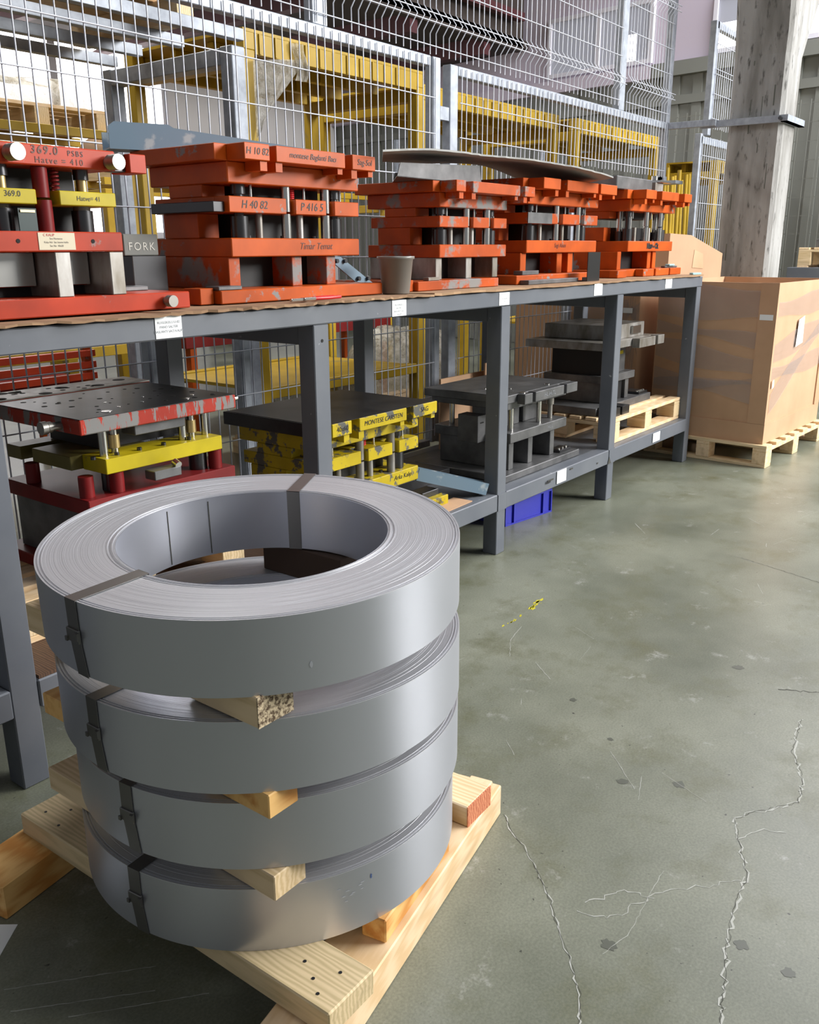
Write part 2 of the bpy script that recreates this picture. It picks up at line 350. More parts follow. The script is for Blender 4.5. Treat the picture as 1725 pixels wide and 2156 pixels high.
crack([(1.83, -1.665), (1.66, -1.52), (1.53, -1.47), (1.50, -1.40)], 0.0015, jit=0.02)
crack([(1.96, -1.60), (2.04, -1.64), (2.06, -1.69)], 0.002)
crack([(1.74, -1.50), (1.50, -1.52), (1.42, -1.50)], 0.0008, jit=0.004)
crack([(1.53, -1.40), (1.62, -1.45), (1.64, -1.52)], 0.0018, jit=0.02)
crack([(4.05, -0.94), (3.99, -1.13), (3.92, -1.34), (3.85, -1.6)], 0.0016, 'crack_dark', jit=0.01)
crack([(2.82, -1.46), (2.88, -1.57), (2.9, -1.66)], 0.003, 'crack_dark')
crack([(2.5, -0.62), (2.62, -0.55), (2.75, -0.52)], 0.0012, jit=0.004)
for a, b in (((0.62, -0.60), (0.84, -0.79)), ((0.60, -0.66), (0.80, -0.84)), ((0.66, -0.76), (0.86, -0.93))): crack([a, b], 0.0011, jit=0.002)
for i in range(26):
    x, y = random.uniform(1.8, 5.5), random.uniform(-1.5, -0.2); an = random.uniform(-0.5, 1.2); L = random.uniform(0.03, 0.2)
    crack([(x, y), (x+L*math.cos(an), y+L*math.sin(an))], random.uniform(0.0006, 0.0014), jit=0.003).name = 'scratch'
def blot(x, y, r, mat, name='stain', e=1.0, an=0.0):
    n = 18; pts = []
    for i in range(n):
        t = 2*math.pi*i/n; rr = r*random.uniform(0.65, 1.15); u, v = rr*math.cos(t), rr*e*math.sin(t)
        pts.append((x+u*math.cos(an)-v*math.sin(an), y+u*math.sin(an)+v*math.cos(an), 0.0005))
    return MB().quad(*pts).obj(name, mat, fl)
for x, y, r in ((2.02, -1.27, 0.017), (2.10, -1.40, 0.018), (1.62, -1.72, 0.016), (1.60, -1.82, 0.015), (1.45, -1.50, 0.018), (2.35, -0.95, 0.012), (2.2, -1.15, 0.010), (1.05, -0.55, 0.01), (2.9, -1.3, 0.02)): blot(x, y, r, 'stain')
for i in range(34):
    t = random.random(); x = 2.69+0.36*t+random.gauss(0, 0.012); y = -0.47+0.02*t+random.gauss(0, 0.006)
    if 0.42 < t < 0.6: continue
    blot(x, y, random.uniform(0.003, 0.012 if t < 0.45 else 0.02), 'yellow_mark', 'paint_mark', 0.35, 0.2)

# ------------------------------------------------------------------ building shell
wf = struct(thing('wall_far', 'far', 'wall', (11.44, 1.70, 0), R(-7.3)))
for k in ('label', 'category'): del wf[k]
def wpart(name, mat, y0, y1, z0, z1, x0=0.0, x1=0.1): return box(name, mat, wf, x0, x1, y0, y1, z0, z1, 0)
wpart('wall_panel', 'wall_clad', -13, 12, 0, 3.5)
wpart('wall_panel', 'lavender', -13, 12, 3.5, 7.5)
rib = box('cladding_rib', 'wall_clad', wf, -0.025, 0, -0.06, 0.06, 0.02, 3.42, 0.01); rib.location = (0, -6.6, 0)
for i in range(1, 60): share(rib, wf, (0, -6.6+0.3*i, 0))
wpart('ledge', 'lavender', 1.2, 11.9, 3.42, 3.58, -0.12, 0); wpart('ledge', 'wall_clad', -12.9, 1.19, 3.42, 3.58, -0.12, 0)
wpart('ledge', 'wall_clad', -12.9, 11.9, 3.1, 3.2, -0.05, 0)
def window(n, y0, y1, z0, z1, lower):
    g = bpy.data.objects.new(f'window_{n}', None); COL.objects.link(g); g['kind'] = 'structure'
    g.location = wf.location; g.rotation_euler = wf.rotation_euler
    fr = MB(); t = 0.05
    fr.box((-0.06, y0, z0), (0, y1, z0+t)); fr.box((-0.06, y0, z1-t), (0, y1, z1)); fr.box((-0.06, y0, z0+t), (0, y0+t, z1-t)); fr.box((-0.06, y1-t, z0+t), (0, y1, z1-t))
    m_ = (y0+y1)/2; fr.box((-0.05, m_-0.03, z0+t), (0, m_+0.03, z1-t)); fr.obj('window_frame', 'trim_white', g)
    for a, b in ((y0+t, m_-0.03), (m_+0.03, y1-t)):
        h_ = z0+(z1-z0)*0.5
        box('pane', 'dim_glass', g, -0.03, -0.005, a, b, h_, z1-t, 0)
        if lower == 'small' and a < m_-0.1:
            box('pane', 'daylit_glass', g, -0.03, -0.005, a+0.18, a+0.42, z0+t, h_, 0); box('pane', 'dim_glass', g, -0.03, -0.005, a+0.42, b, z0+t, h_, 0); box('pane', 'dim_glass', g, -0.03, -0.005, a, a+0.18, z0+t, h_, 0)
        else: box('pane', 'daylit_glass' if lower == 'all' else 'dim_glass', g, -0.03, -0.005, a, b, z0+t, h_, 0)
window(1, 1.25, 2.85, 3.62, 4.35, 'small')
window(2, -0.9, 0.45, 3.60, 4.25, 'all')
window(3, -3.4, -1.35, 3.0, 3.9, 'all')
mb = MB()
for i in range(112): mb.box((-0.62, -6+i*0.11, 0.1), (-0.614, -5.992+i*0.11, 2.9))
for i in range(15): mb.box((-0.615, -6, 0.2+i*0.19), (-0.609, 6.3, 0.208+i*0.19))
fm = thing('mesh_fence', 'far mesh fence standing before the green-grey cladding', 'fence', wf.location, R(-7.3)); mb.obj('mesh', 'wall_clad', fm)['kind'] = 'stuff'
for y in (-6, -3.2, -0.4, 2.4, 5.2): box('post', 'galv', fm, -0.66, -0.60, y, y+0.06, 0, 3.0)
wl = struct(MB().box((-3, 9.0, 0), (13, 9.1, 7.5)).obj('wall_left', 'wall_white'))
g = bpy.data.objects.new('window_4', None); COL.objects.link(g); g['kind'] = 'structure'
fr = MB()
for x in (3.6, 5.3, 7.0, 8.7): fr.box((x-0.05, 8.93, 1.6), (x+0.05, 9.0, 4.4))
for z in (1.6, 3.0, 4.4): fr.box((3.55, 8.93, z-0.04), (8.75, 9.0, z+0.04))
fr.obj('window_frame', 'trim_white', g)
for x0 in (3.65, 5.35, 7.05):
    for z0 in (1.64, 3.04): box('pane', 'daylit_glass', g, x0, x0+1.6, 8.97, 8.99, z0, z0+1.32, 0)
g = bpy.data.objects.new('door_1', None); COL.objects.link(g); g['kind'] = 'structure'
box('door_leaf', 'ceiling', g, 9.2, 10.4, 8.94, 8.99, 0, 2.6); box('door_frame', 'trim_white', g, 9.1, 9.19, 8.92, 9.0, 0, 2.7); box('door_frame', 'trim_white', g, 10.41, 10.5, 8.92, 9.0, 0, 2.7)
ce = struct(thing('ceiling', 'c', 'c'))
for k in ('label', 'category'): del ce[k]
box('roof_deck', 'ceiling', ce, -3, 13, 4.9, 9.0, 4.05, 4.15, 0); box('roof_deck', 'ceiling', ce, -3, 12.5, -2.5, 4.9, 7.5, 7.6, 0)
struct(MB().box((-3, 4.9, 4.0), (11.7, 5.0, 7.5)).obj('unlit_space_sheet', 'ceiling'))  # dark sheet added to stand for the unlit space above the low ceiling
for i in range(9): box('ceiling_beam', 'dark_beam', ce, -2+i*1.6, -1.85+i*1.6, 4.95, 8.95, 3.85, 4.05, 0)
tr = struct(thing('trim_2', 'c', 'c'))
for k in ('label', 'category'): del tr[k]
for z in (4.3, 5.0, 5.8): box('truss_chord', 'dark_beam', tr, -2, 11.4, 4.7, 4.8, z, z+0.1, 0)
MB().path([(6.3, 4.75, 4.0), (7.6, 4.75, 4.35), (8.6, 4.75, 4.5)], 0.025).obj('red_pipe', 'dark_red', tr)
for i, (x, y) in enumerate(((4.2, 6.0), (6.6, 7.2), (8.4, 6.4))):
    t = thing('tube_lamp', ['lit tube lamp high behind the fence at upper left', 'lit tube lamp under the dark ceiling, farthest left', 'small lit lamp seen through the bent upper mesh'][i], 'lamp', (x, y, 3.62), R(75), None)
    box('lamp_body', 'trim_white', t, -0.6, 0.6, -0.06, 0.06, 0.02, 0.08); MB().tube((-0.58, 0, 0), (0.58, 0, 0), 0.022, 10).obj('tube', 'lamp', t)
    MB().tube((-0.4, 0, 0.08), (-0.4, 0, 0.40), 0.006, 6).tube((0.4, 0, 0.08), (0.4, 0, 0.40), 0.006, 6).obj('hanger', 'dark_beam', t)

# ------------------------------------------------------------------ concrete column with steel collar
t = struct(thing('trim_3', 'c', 'c', (7.55, 0.10, 0)))
for k in ('label', 'category'): del t[k]
t.name = 'concrete_column'; tag(t, 'rough concrete column behind the cartons with a steel collar', 'column')
del t['kind']
mb = MB()
def loft(mb, rings):
    vs = []; n = 8
    for x0, x1, y0, y1, z in rings:
        b = 0.03; vs += [(x0+b, y0, z), (x1-b, y0, z), (x1, y0+b, z), (x1, y1-b, z), (x1-b, y1, z), (x0+b, y1, z), (x0, y1-b, z), (x0, y0+b, z)]
    L = len(rings); fs = [(i*n+k, i*n+(k+1) % n, (i+1)*n+(k+1) % n, (i+1)*n+k) for i in range(L-1) for k in range(n)]
    mb.add(vs, fs+[tuple(range(n))[::-1], tuple(range((L-1)*n, L*n))])
loft(mb, [(0, 0.36, 0, 0.42, 0), (0, 0.36, 0, 0.42, 2.80), (-0.02, 0.42, -0.01, 0.42, 2.95), (-0.12, 0.85, -0.02, 0.42, 3.6), (-0.2, 1.2, -0.02, 0.42, 4.4), (-0.2, 1.2, -0.02, 0.42, 7.5)])
mb.obj('shaft', 'column', t)
mb = MB()
rj = random.Random(3)
for k in range(4):
    z = 0.9; y = 0.08+0.085*k
    while z < 2.75:
        h = rj.uniform(0.03, 0.16)
        if rj.random() < 0.14: mb.box((-0.0015, y+rj.uniform(-.004, .004), z), (0.001, y+rj.uniform(0.001, 0.005)+0.004, z+h))
        z += h
mb.obj('board_joint', 'stain', t)['kind'] = 'stuff'
col_ = MB(); col_.box((-0.05, -0.05, 2.31), (0.42, -0.012, 2.36)); col_.box((-0.05, -0.012, 2.31), (-0.012, 0.62, 2.36)); col_.box((-0.05, -0.05, 2.31), (0.42, 0.0, 2.316))
col_.obj('collar', 'galv', t); MB().tube((-0.08, 0.0, 2.335), (-0.05, 0.0, 2.335), 0.014, 8).obj('bolt', 'bush', t)

# ------------------------------------------------------------------ mesh fence (plane Y = 1.0)
def fence_section(name, label, X0, X1, z0, z1, zt, first_wires, posts, hz, pitch=0.055, mat='wire', rails=(), bent=False):
    t = thing(name, label, 'fence', (X0, 1.0, 0), 0)
    n = int((X1-X0)/pitch)
    if bent:
        prof = [(0, z0), (0, 2.49), (-0.045, 2.55), (-0.0, 2.61), (0, 3.12), (-0.045, 3.18), (0, 3.24), (0, 3.72), (-0.045, 3.78), (0, 3.84), (0, zt)]
        wm = MB().path([(0, y, z) for y, z in prof], 0.0031, 6)
    else:
        wm = MB().path([(0, 0, z0), (0, 0, (z0+zt)/2), (0, 0, zt)], 0.0031, 6)
    me = wm.mesh('wire', mat)
    for i in range(n+1):
        o = bpy.data.objects.new('wire', me); COL.objects.link(o); o.parent = t; o.location = (0.02+i*pitch+random.uniform(-0.002, 0.002), -0.028, random.uniform(-0.004, 0.004))
        o.rotation_euler = (0, random.uniform(-0.002, 0.002), 0)
    for z in hz:
        dy = -0.045 if (bent and min(abs(z-q) for q in (2.55, 3.18, 3.78)) < 0.03) else 0
        MB().tube((0.0, -0.033+dy, z), (X1-X0, -0.033+dy, z), 0.0031, 6).obj('cross_wire', mat, t)
    for nm, x0, x1, za, zb in rails: box(nm, 'galv', t, x0-X0, x1-X0, -0.02, 0.03, za, zb, 0.003)
    for x, w_, za, zb in posts: box('post', 'galv', t, x-w_/2-X0, x+w_/2-X0, -0.02, 0.035, za, zb, 0.003)
    return t
hzl = [0.36, 0.56, 0.76, 0.96, 1.16, 1.36, 1.56, 1.78, 2.0, 2.18]
fA = fence_section('mesh_fence', 'grey welded mesh fence panel behind the nearest dies', 1.30, 4.22, 0.32, 2.37, 2.375, 0, [(2.27, 0.05, 0.0, 1.2), (2.77, 0.06, 0.0, 1.2), (4.255, 0.07, 0.28, 2.385)], hzl, rails=[('rail', 1.30, 4.20, 2.335, 2.385), ('rail', 1.30, 4.20, 0.26, 0.30)])
fence_section('mesh_fence', 'grey welded mesh fence panel behind the far dies, just right of the gap', 4.46, 5.92, 0.32, 2.34, 2.36, 0, [(4.42, 0.075, 0.28, 2.37), (5.90, 0.04, 0.0, 1.9)], hzl, rails=[('rail', 4.46, 5.92, 2.32, 2.37), ('rail', 4.46, 5.88, 0.26, 0.30)])
fB = fence_section('mesh_fence', 'short grey mesh panel over the tan box, ending in a post with foot plate', 5.94, 7.44, 1.95, 2.34, 2.36, 0, [(7.47, 0.06, 1.93, 2.37)], [2.0, 2.18], rails=[('rail', 5.925, 7.44, 2.32, 2.37)])
box('link_plate', 'galv', fA, 2.995, 3.08, -0.015, 0.02, 2.08, 2.15); box('link_plate', 'galv', fA, 2.995, 3.08, -0.015, 0.02, 0.27, 0.33)
fl_ = MB().box((1.48, -0.14, 1.90), (1.64, 0.10, 1.925)); fl_.box((1.5, -0.03, 1.925), (1.56, 0.03, 1.96)); fl_.obj('post_foot', 'galv', fB)
hzu = [2.43, 2.53, 2.57, 2.72, 2.90, 3.08, 3.16, 3.20, 3.38, 3.56, 3.76, 3.80]
fence_section('mesh_fence', 'upper fence panel of wires bent in a zigzag, on the left', 1.90, 6.52, 2.39, 4.1, 4.1, 0, [(3.34, 0.10, 2.385, 4.1), (1.95, 0.06, 2.385, 4.1)], hzu, bent=True, pitch=0.058)
fence_section('mesh_fence', 'upper fence panel of zigzag wires, short one above the far end', 6.62, 7.44, 2.36, 3.28, 3.28, 0, [(6.58, 0.09, 2.37, 4.1), (7.47, 0.07, 2.37, 3.6)], [2.43, 2.53, 2.57, 2.72, 2.90, 3.08, 3.16, 3.20], bent=True, pitch=0.055)
fence_section('mesh_fence', 'short lower mesh panel left of the concrete column', 8.25, 10.4, 0.3, 2.3, 2.34, 0, [(8.25, 0.05, 0, 2.36), (10.4, 0.05, 0, 2.36)], hzl, rails=[('rail', 8.25, 10.4, 2.28, 2.34)])
fence_section('mesh_fence', 'short upper mesh panel with black capped post beside the column', 8.42, 10.4, 2.42, 3.2, 3.26, 0, [(8.42, 0.07, 2.36, 3.28), (10.4, 0.05, 2.36, 3.28)], [2.5, 2.7, 2.86, 2.9, 3.1], rails=[('rail', 8.42, 10.4, 3.22, 3.28)])
t = tag(MB().box((0, -0.02, 0), (1.05, 0.02, 0.05), 0.003).obj('tie_beam', 'galv'), 'galvanised tie beam running from fence end post to column collar', 'beam')
t.location = (7.47, 0.97, 2.318); t.rotation_euler = (0, 0, math.atan2(-0.36, 0.02)); t.scale = (0.36, 1, 1)

# ------------------------------------------------------------------ workbench
bn = thing('workbench', 'long grey steel workbench with open lower shelf carrying the dies', 'workbench', (0, 0, 0))
XE = [1.083, 2.272, 3.466, 4.650, 5.832]
for i, xr in enumerate(XE):
    box('leg', 'bench', bn, xr-0.075, xr, 0.0, 0.075, 0, 1.154, 0.003)
    box('leg', 'bench', bn, xr-0.075, xr, 0.795, 0.87, 0, 1.154, 0.003)
    box('cross_rail', 'bench', bn, xr-0.07, xr-0.005, 0.076, 0.794, 1.085, 1.15, 0.003)
    box('cross_rail', 'bench', bn, xr-0.07, xr-0.005, 0.076, 0.794, 0.225, 0.288, 0.003)
box('top_rail', 'bench', bn, -0.3, 5.836, -0.003, 0.075, 1.155, 1.219, 0.004)
box('top_rail', 'bench', bn, -0.3, 5.836, 0.795, 0.873, 1.155, 1.219, 0.004)
box('top_plate', 'bench_shelf', bn, -0.3, 5.83, 0.076, 0.794, 1.205, 1.219, 0)
for a, b in zip([-0.3]+XE, XE):
    x0 = a+0.001 if a > 0 else a; box('shelf_rail', 'bench', bn, x0, b-0.076, -0.004, 0.072, 0.2165, 0.2985, 0.004)
    box('shelf_rail', 'bench', bn, x0, b-0.076, 0.797, 0.87, 0.2165, 0.2985, 0.004)
    box('shelf_plate', 'bench_shelf', bn, x0, b-0.001, 0.073, 0.796, 0.289, 0.2985, 0)
for xr in XE[1:4]: box('shelf_rail', 'bench', bn, xr-0.0745, xr-0.0005, -0.007, -0.0005, 0.218, 0.297, 0)
MB().prism([(4.56, 0.22), (4.60, 0.22), (4.575, 0.26)], 'y', -0.008, -0.0072).obj('weld_scar', 'crack_dark', bn)
cyl_ = MB().tube((XE[1]-0.035, -0.001, 1.10), (XE[1]-0.035, 0.004, 1.10), 0.006, 10).obj('bolt_hole', 'hole', bn)
def sticker(x0, x1, z0, z1, lines=(), tilt=0.0):
    s = box('label_sheet', 'paper', bn, x0, x1, -0.0052, -0.0042, z0, z1, 0) if z1 > 0.5 else box('label_sheet', 'paper', bn, x0, x1, -0.0092, -0.0080, z0, z1, 0)
    for k, ln in enumerate(lines):
        if ln: text(ln, (z1-z0)*0.16, 'ink_grey', bn, ((x0+x1)/2, -0.0057, z1-(z1-z0)*(0.3+0.2*k)))
sticker(1.556, 1.648, 1.160, 1.222, ('RU10.EK05.U.U-02', 'PANO SALTER', 'BASLANTI SACI KALIPI'))
sticker(2.615, 2.700, 1.158, 1.216, ('RU10.EK05.U', 'SALTER U', 'BASLANTI SACI', 'KALIPI'))
sticker(3.36, 3.445, 1.160, 1.214, ('', 'SAC KALIPI', 'U-04'))
sticker(4.275, 4.37, 1.163, 1.222); sticker(5.215, 5.315, 1.165, 1.222)
sticker(3.955, 4.055, 0.232, 0.298); sticker(5.19, 5.30, 0.235, 0.292)
for x, z, L in ((3.86, 0.275, 0.06), (4.10, 0.29, 0.03), (4.42, 0.26, 0.012)): box('scuff', 'crack_dark', bn, x, x+L, -0.0087, -0.0082, z-0.012, z-0.004, 0)
text('6ıssın', 0.022, 'ink', bn, (3.865, -0.0092, 0.262), bold=0.001)

# torn sheets lying on the bench top
def torn_sheet(name, label, x0, x1, y0, y1, z, th, mat, cat='sheet', seed=1):
    rnd = random.Random(seed); N = 46
    off = [rnd.uniform(-1, 1) for _ in range(N+1)]; offz = [rnd.uniform(0, 1) for _ in range(N+1)]
    def fn(u, v):
        i = int(round(u*N)); y = y0+(y1-y0)*v
        if v == 0: y += off[i]*0.007
        lift = 0.0
        return (x0+(x1-x0)*u, y, z+th+(offz[i]*0.005 if v == 0 else 0)+lift)
    o = MB().grid(fn, N, 6, th, False).obj(name, mat); return tag(o, label, cat)
torn_sheet('cardboard_sheet', 'brown torn board lying along the bench top under the leftmost die', 0.0, 1.60, -0.022, 0.80, 1.2195, 0.006, 'card_edge', seed=3)
torn_sheet('cardboard_sheet', 'brown torn board under the second large orange die', 1.605, 2.86, -0.018, 0.80, 1.2195, 0.008, 'card_edge', seed=5)
torn_sheet('cardboard_sheet', 'pale torn board edge under the three far orange dies', 2.865, 5.80, -0.014, 0.80, 1.2195, 0.010, 'card_edge', seed=8)
ZT = 1.231
# ------------------------------------------------------------------ press dies
def pillar(parent, x, y, z0, z1, r=0.016, mat='chrome'): return cyl('guide_post', mat, parent, x, y, r, z0, z1)
def spring(parent, x, y, z0, z1, r=0.012, mat='red_plastic'):
    n = 40; pts = [(x+r*math.cos(i*0.9), y+r*math.sin(i*0.9), z0+(z1-z0)*i/n) for i in range(n+1)]
    return MB().path(pts, 0.003, 5).obj('spring', mat, parent)
def press_die(name, label, loc, W, D, pal, base, mid=True, tabs=None, base_segs=None, rz=0, legs=(0.0, 0.46, 0.74), legw=0.05, top_black=False, seed=0):
    """stacked press die: base plate, three rails, lower plate, stripper plate, upper plate, slotted top plate"""
    P, E_, S_, T_ = pal['plate'], pal['leg'], pal['side'], pal['tab']
    rnd = random.Random(seed)
    t = thing(name, label, 'press die', loc, rz)
    bx0, bx1 = base
    if base_segs is None:
        box('base_plate', P, t, bx0, bx1, -0.05, D+0.02, 0.0, 0.042, 0.003)
    else:
        box('base_plate', S_, t, bx0, bx1, 0.0, D+0.02, 0.0, 0.042, 0.003)
        for a, b in base_segs: box('base_lug', P, t, a, b, -0.055, -0.001, 0.0, 0.042, 0.003)
    for q in legs:
        x0 = q*W; box('leg', E_, t, x0, x0+legw, 0.02, D-0.01, 0.0425, 0.1445, 0.002)
    box('dark_filler', 'void', t, legw+0.03, W-0.03, 0.12, D-0.05, 0.0425, 0.144, 0)  # near-black block filling the space between the rails
    box('lower_plate', P, t, 0, W, 0, D, 0.145, 0.205, 0.003)
    xs = [0.0, 0.405*W, 0.475*W, 0.72*W, 0.79*W, W]
    if mid:
        mb = MB(); z0, z1 = 0.285, 0.335
        mb.box((0, 0.07, z0), (W, D-0.02, z1), 0.002)
        for a, b in ((xs[0], xs[1]), (xs[2], xs[3]), (xs[4], xs[5])): mb.box((a, 0.0, z0), (b, 0.072, z1), 0.002)
        mb.obj('stripper_plate', pal.get('mid', P), t)
    box('upper_plate', P, t, 0, W, 0, D, 0.375, 0.440, 0.003)
    z0, z1 = 0.4405, 0.49; T = tabs or [(0.0, 0.18), (0.24, 0.76), (0.84, 1.02)]
    mb = MB(); mb.box((-0.05, 0.0, z0), (T[-1][1]*W-0.01, D+0.03, z1), 0.002); mb.obj('top_plate', S_ if not top_black else 'black_steel', t)
    for a, b in T:
        m2 = MB(); m2.box((a*W, -0.085, z0), (b*W, -0.0005, z1), 0.002)
        if b-a < 0.4 and a == 0: m2.box((b*W-0.035, -0.075, z0-0.03), (b*W-0.005, -0.004, z0), 0)
        else: m2.box((a*W+0.005, -0.075, z0-0.03), (a*W+0.035, -0.004, z0), 0); m2.box((b*W-0.03, -0.075, z0-0.02), (b*W-0.005, -0.004, z0), 0)
        m2.obj('clamp_lug', T_, t)
    # posts and stops
    for x in (0.14*W, 0.87*W):
        for y in (0.055, D-0.07):
            cyl('bushing', 'bush', t, x, y, 0.030, 0.206, 0.275, 22); cyl('guide_post', 'chrome' if y > 0.1 else 'bush', t, x, y, 0.017, 0.275, 0.3745)
            cyl('collar', 'bush', t, x, y, 0.024, 0.345, 0.3748)
    for x in (0.44*W, 0.755*W):
        cyl('stop_post', pal.get('stop', 'chrome'), t, x, 0.028, 0.0175, 0.2055, 0.286); cyl('stop_post', pal.get('stop', 'chrome'), t, x, 0.028, 0.0175, 0.293, 0.3748)
    for x in (0.27*W, 0.58*W): cyl('stop_post', 'raw_steel', t, x, 0.05, 0.013, 0.206, 0.284)
    for x in (0.22*W, 0.62*W, 0.92*W): cyl('pin', 'chrome', t, x, 0.05, 0.006, 0.3355, 0.3745, 8)
    spring(t, 0.53*W, 0.06, 0.336, 0.374)
    box('side_block', S_, t, -0.001, 0.09, 0.16, D-0.06, 0.2055, 0.2845, 0.002); box('side_block', S_, t, 0.0, 0.1, 0.13, D-0.1, 0.3355, 0.3745, 0.002)
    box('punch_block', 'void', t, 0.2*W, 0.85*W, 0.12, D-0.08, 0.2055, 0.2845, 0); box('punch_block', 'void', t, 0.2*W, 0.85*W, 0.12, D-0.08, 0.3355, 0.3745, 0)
    for k in range(3): MB().tube((0.2*W+k*0.25*W, 0.055, 0.2055), (0.2*W+k*0.25*W, 0.055, 0.214), 0.009, 6).obj('screw', 'bush', t)
    return t
OR = dict(plate='orange', leg='orange_worn', side='orange', tab='orange')
ORW = dict(plate='orange_worn', leg='raw_steel', side='orange', tab='orange_worn')
d2 = press_die('press_die', 'large orange press die with lettered lugs and blue-grey angle on top', (2.035, 0.20, ZT), 0.64, 0.40, OR, (-0.10, 0.715), tabs=[(0.0, 0.17), (0.215, 0.74), (0.80, 1.0)], seed=2)
text('H 40 82', 0.036, 'ink', d2, (0.11, -0.0012, 0.31), shear=0.2); text('P 416 5', 0.038, 'ink', d2, (0.385, -0.0012, 0.31), shear=0.15)
text('Timar Temat', 0.032, 'ink_brown', d2, (0.40, -0.0012, 0.178), shear=0.3)
text('H 10 82', 0.030, 'ink', d2, (0.055, -0.0865, 0.466), shear=0.15); text('montese Baglanti Bacı', 0.026, 'ink', d2, (0.31, -0.0865, 0.466), shear=0.25); text('Sag-Sol', 0.028, 'ink', d2, (0.578, -0.0865, 0.466), shear=0.15)
box('clamp_lug', 'orange', d2, -0.16, -0.105, -0.02, 0.06, 0.0, 0.05); box('clamp_lug', 'grey_steel', d2, -0.10, 0.0, -0.04, 0.02, 0.0425, 0.055)
box('side_sensor', 'bush', d2, -0.05, -0.002, 0.02, 0.34, 0.285, 0.318)
d3 = press_die('press_die', 'orange press die with chipped paint under the bent grey sheet', (3.20, 0.20, ZT), 0.54, 0.40, ORW, (-0.22, 0.40), tabs=[(0.0, 0.13), (0.23, 0.95), (1.03, 1.20)], legs=(0.0, 0.43, 0.84), legw=0.045, seed=3)
box('clamp_lug', 'orange', d3, -0.28, -0.225, -0.03, 0.06, 0.0, 0.05); box('clamp_lug', 'raw_steel', d3, -0.12, -0.04, -0.03, 0.0, 0.0425, 0.058)
d3.scale = (1, 1, 0.9)
d4 = press_die('press_die', 'orange press die fourth from the left with a bare grey stripper plate', (3.93, 0.20, ZT), 0.76, 0.40, dict(plate='orange', leg='orange', side='orange', tab='orange', mid='orange_worn'), (-0.17, 0.58), tabs=[(0.0, 0.22), (0.31, 0.76), (0.80, 1.06)], legs=(-0.03, 0.46, 0.62), legw=0.055, seed=4)
box('stripper_face', 'grey_steel', d4, 0.0, 0.24, -0.004, -0.0005, 0.285, 0.335, 0); text('Sagi Abani', 0.03, 'ink_brown', d4, (0.34, -0.0012, 0.18), shear=0.25)
box('base_strip', 'grey_steel', d4, -0.14, 0.37, -0.10, -0.0505, 0.0, 0.02); box('clamp_lug', 'grey_steel', d4, -0.10, 0.06, -0.04, 0.01, 0.0425, 0.062)
d5 = press_die('press_die', 'rightmost orange press die on bench end with tall bright pillars', (5.11, 0.20, ZT), 0.68, 0.40, dict(plate='orange', leg='orange', side='orange', tab='orange'), (-0.22, 0.75), mid=False, tabs=[(0.03, 0.25), (0.37, 0.76), (0.9, 1.08)], base_segs=[(-0.24, -0.12), (0.12, 0.28), (0.31, 0.52), (0.54, 0.72)], legs=(-0.14, 0.50, 0.62), legw=0.05, seed=5)
for x in (0.10, 0.24, 0.50, 0.63): cyl('guide_post', 'chrome', d5, x, 0.11, 0.017, 0.2055, 0.3748); cyl('collar', 'bush', d5, x, 0.11, 0.028, 0.206, 0.262)
text('Nizsa - Ck', 0.04, 'ink', d5, (0.36, -0.0012, 0.176), bold=0.004)
# leftmost red die
d1 = thing('press_die', 'red press die at far left with yellow middle plates and round pins', 'press die', (0.55, 0.113, ZT), 0)
box('base_plate', 'red', d1, 0, 1.23, 0, 0.50, 0, 0.048, 0.003)
for x in (0.58, 0.80, 0.965): box('leg', 'raw_steel', d1, x, x+0.045, 0.004, 0.42, 0.0485, 0.1645, 0.002)
box('lower_plate', 'red', d1, 0.1, 1.01, 0, 0.46, 0.165, 0.216, 0.003)
for a, b in ((0.2, 0.765), (0.83, 1.0)): box('stripper_plate', 'yellow', d1, a, b, 0, 0.1, 0.282, 0.318, 0.002)
box('stripper_plate', 'olive', d1, 0.2, 1.0, 0.101, 0.42, 0.282, 0.318, 0.002)
box('upper_plate', 'red', d1, 0.1, 1.01, 0, 0.46, 0.376, 0.426, 0.003)
box('side_arm', 'bush', d1, 1.0105, 1.055, 0.02, 0.06, 0.376, 0.424); box('side_arm', 'red', d1, 1.0555, 1.11, 0.0, 0.09, 0.374, 0.424)
for x in (0.62, 0.80): cyl('stop_post', 'dark_red', d1, x, 0.03, 0.021, 0.2165, 0.294 if x > 0.7 else 0.281); 
cyl('stop_post', 'dark_red', d1, 0.797, 0.03, 0.020, 0.3, 0.3755)
for x in (0.70, 0.93): cyl('bushing', 'bush', d1, x, 0.06, 0.028, 0.2165, 0.272); cyl('bushing', 'raw_steel', d1, x, 0.06, 0.0225, 0.272, 0.2818); cyl('ball_cage', 'brass', d1, x, 0.05, 0.014, 0.3185, 0.35); cyl('collar', 'bush', d1, x, 0.05, 0.02, 0.35, 0.3758); spring(d1, x-0.08, 0.05, 0.319, 0.375, 0.011, 'dark_red')
box('punch_block', 'void', d1, 0.3, 0.95, 0.12, 0.40, 0.2165, 0.2815, 0); box('punch_block', 'void', d1, 0.3, 0.95, 0.12, 0.40, 0.3185, 0.3755, 0)


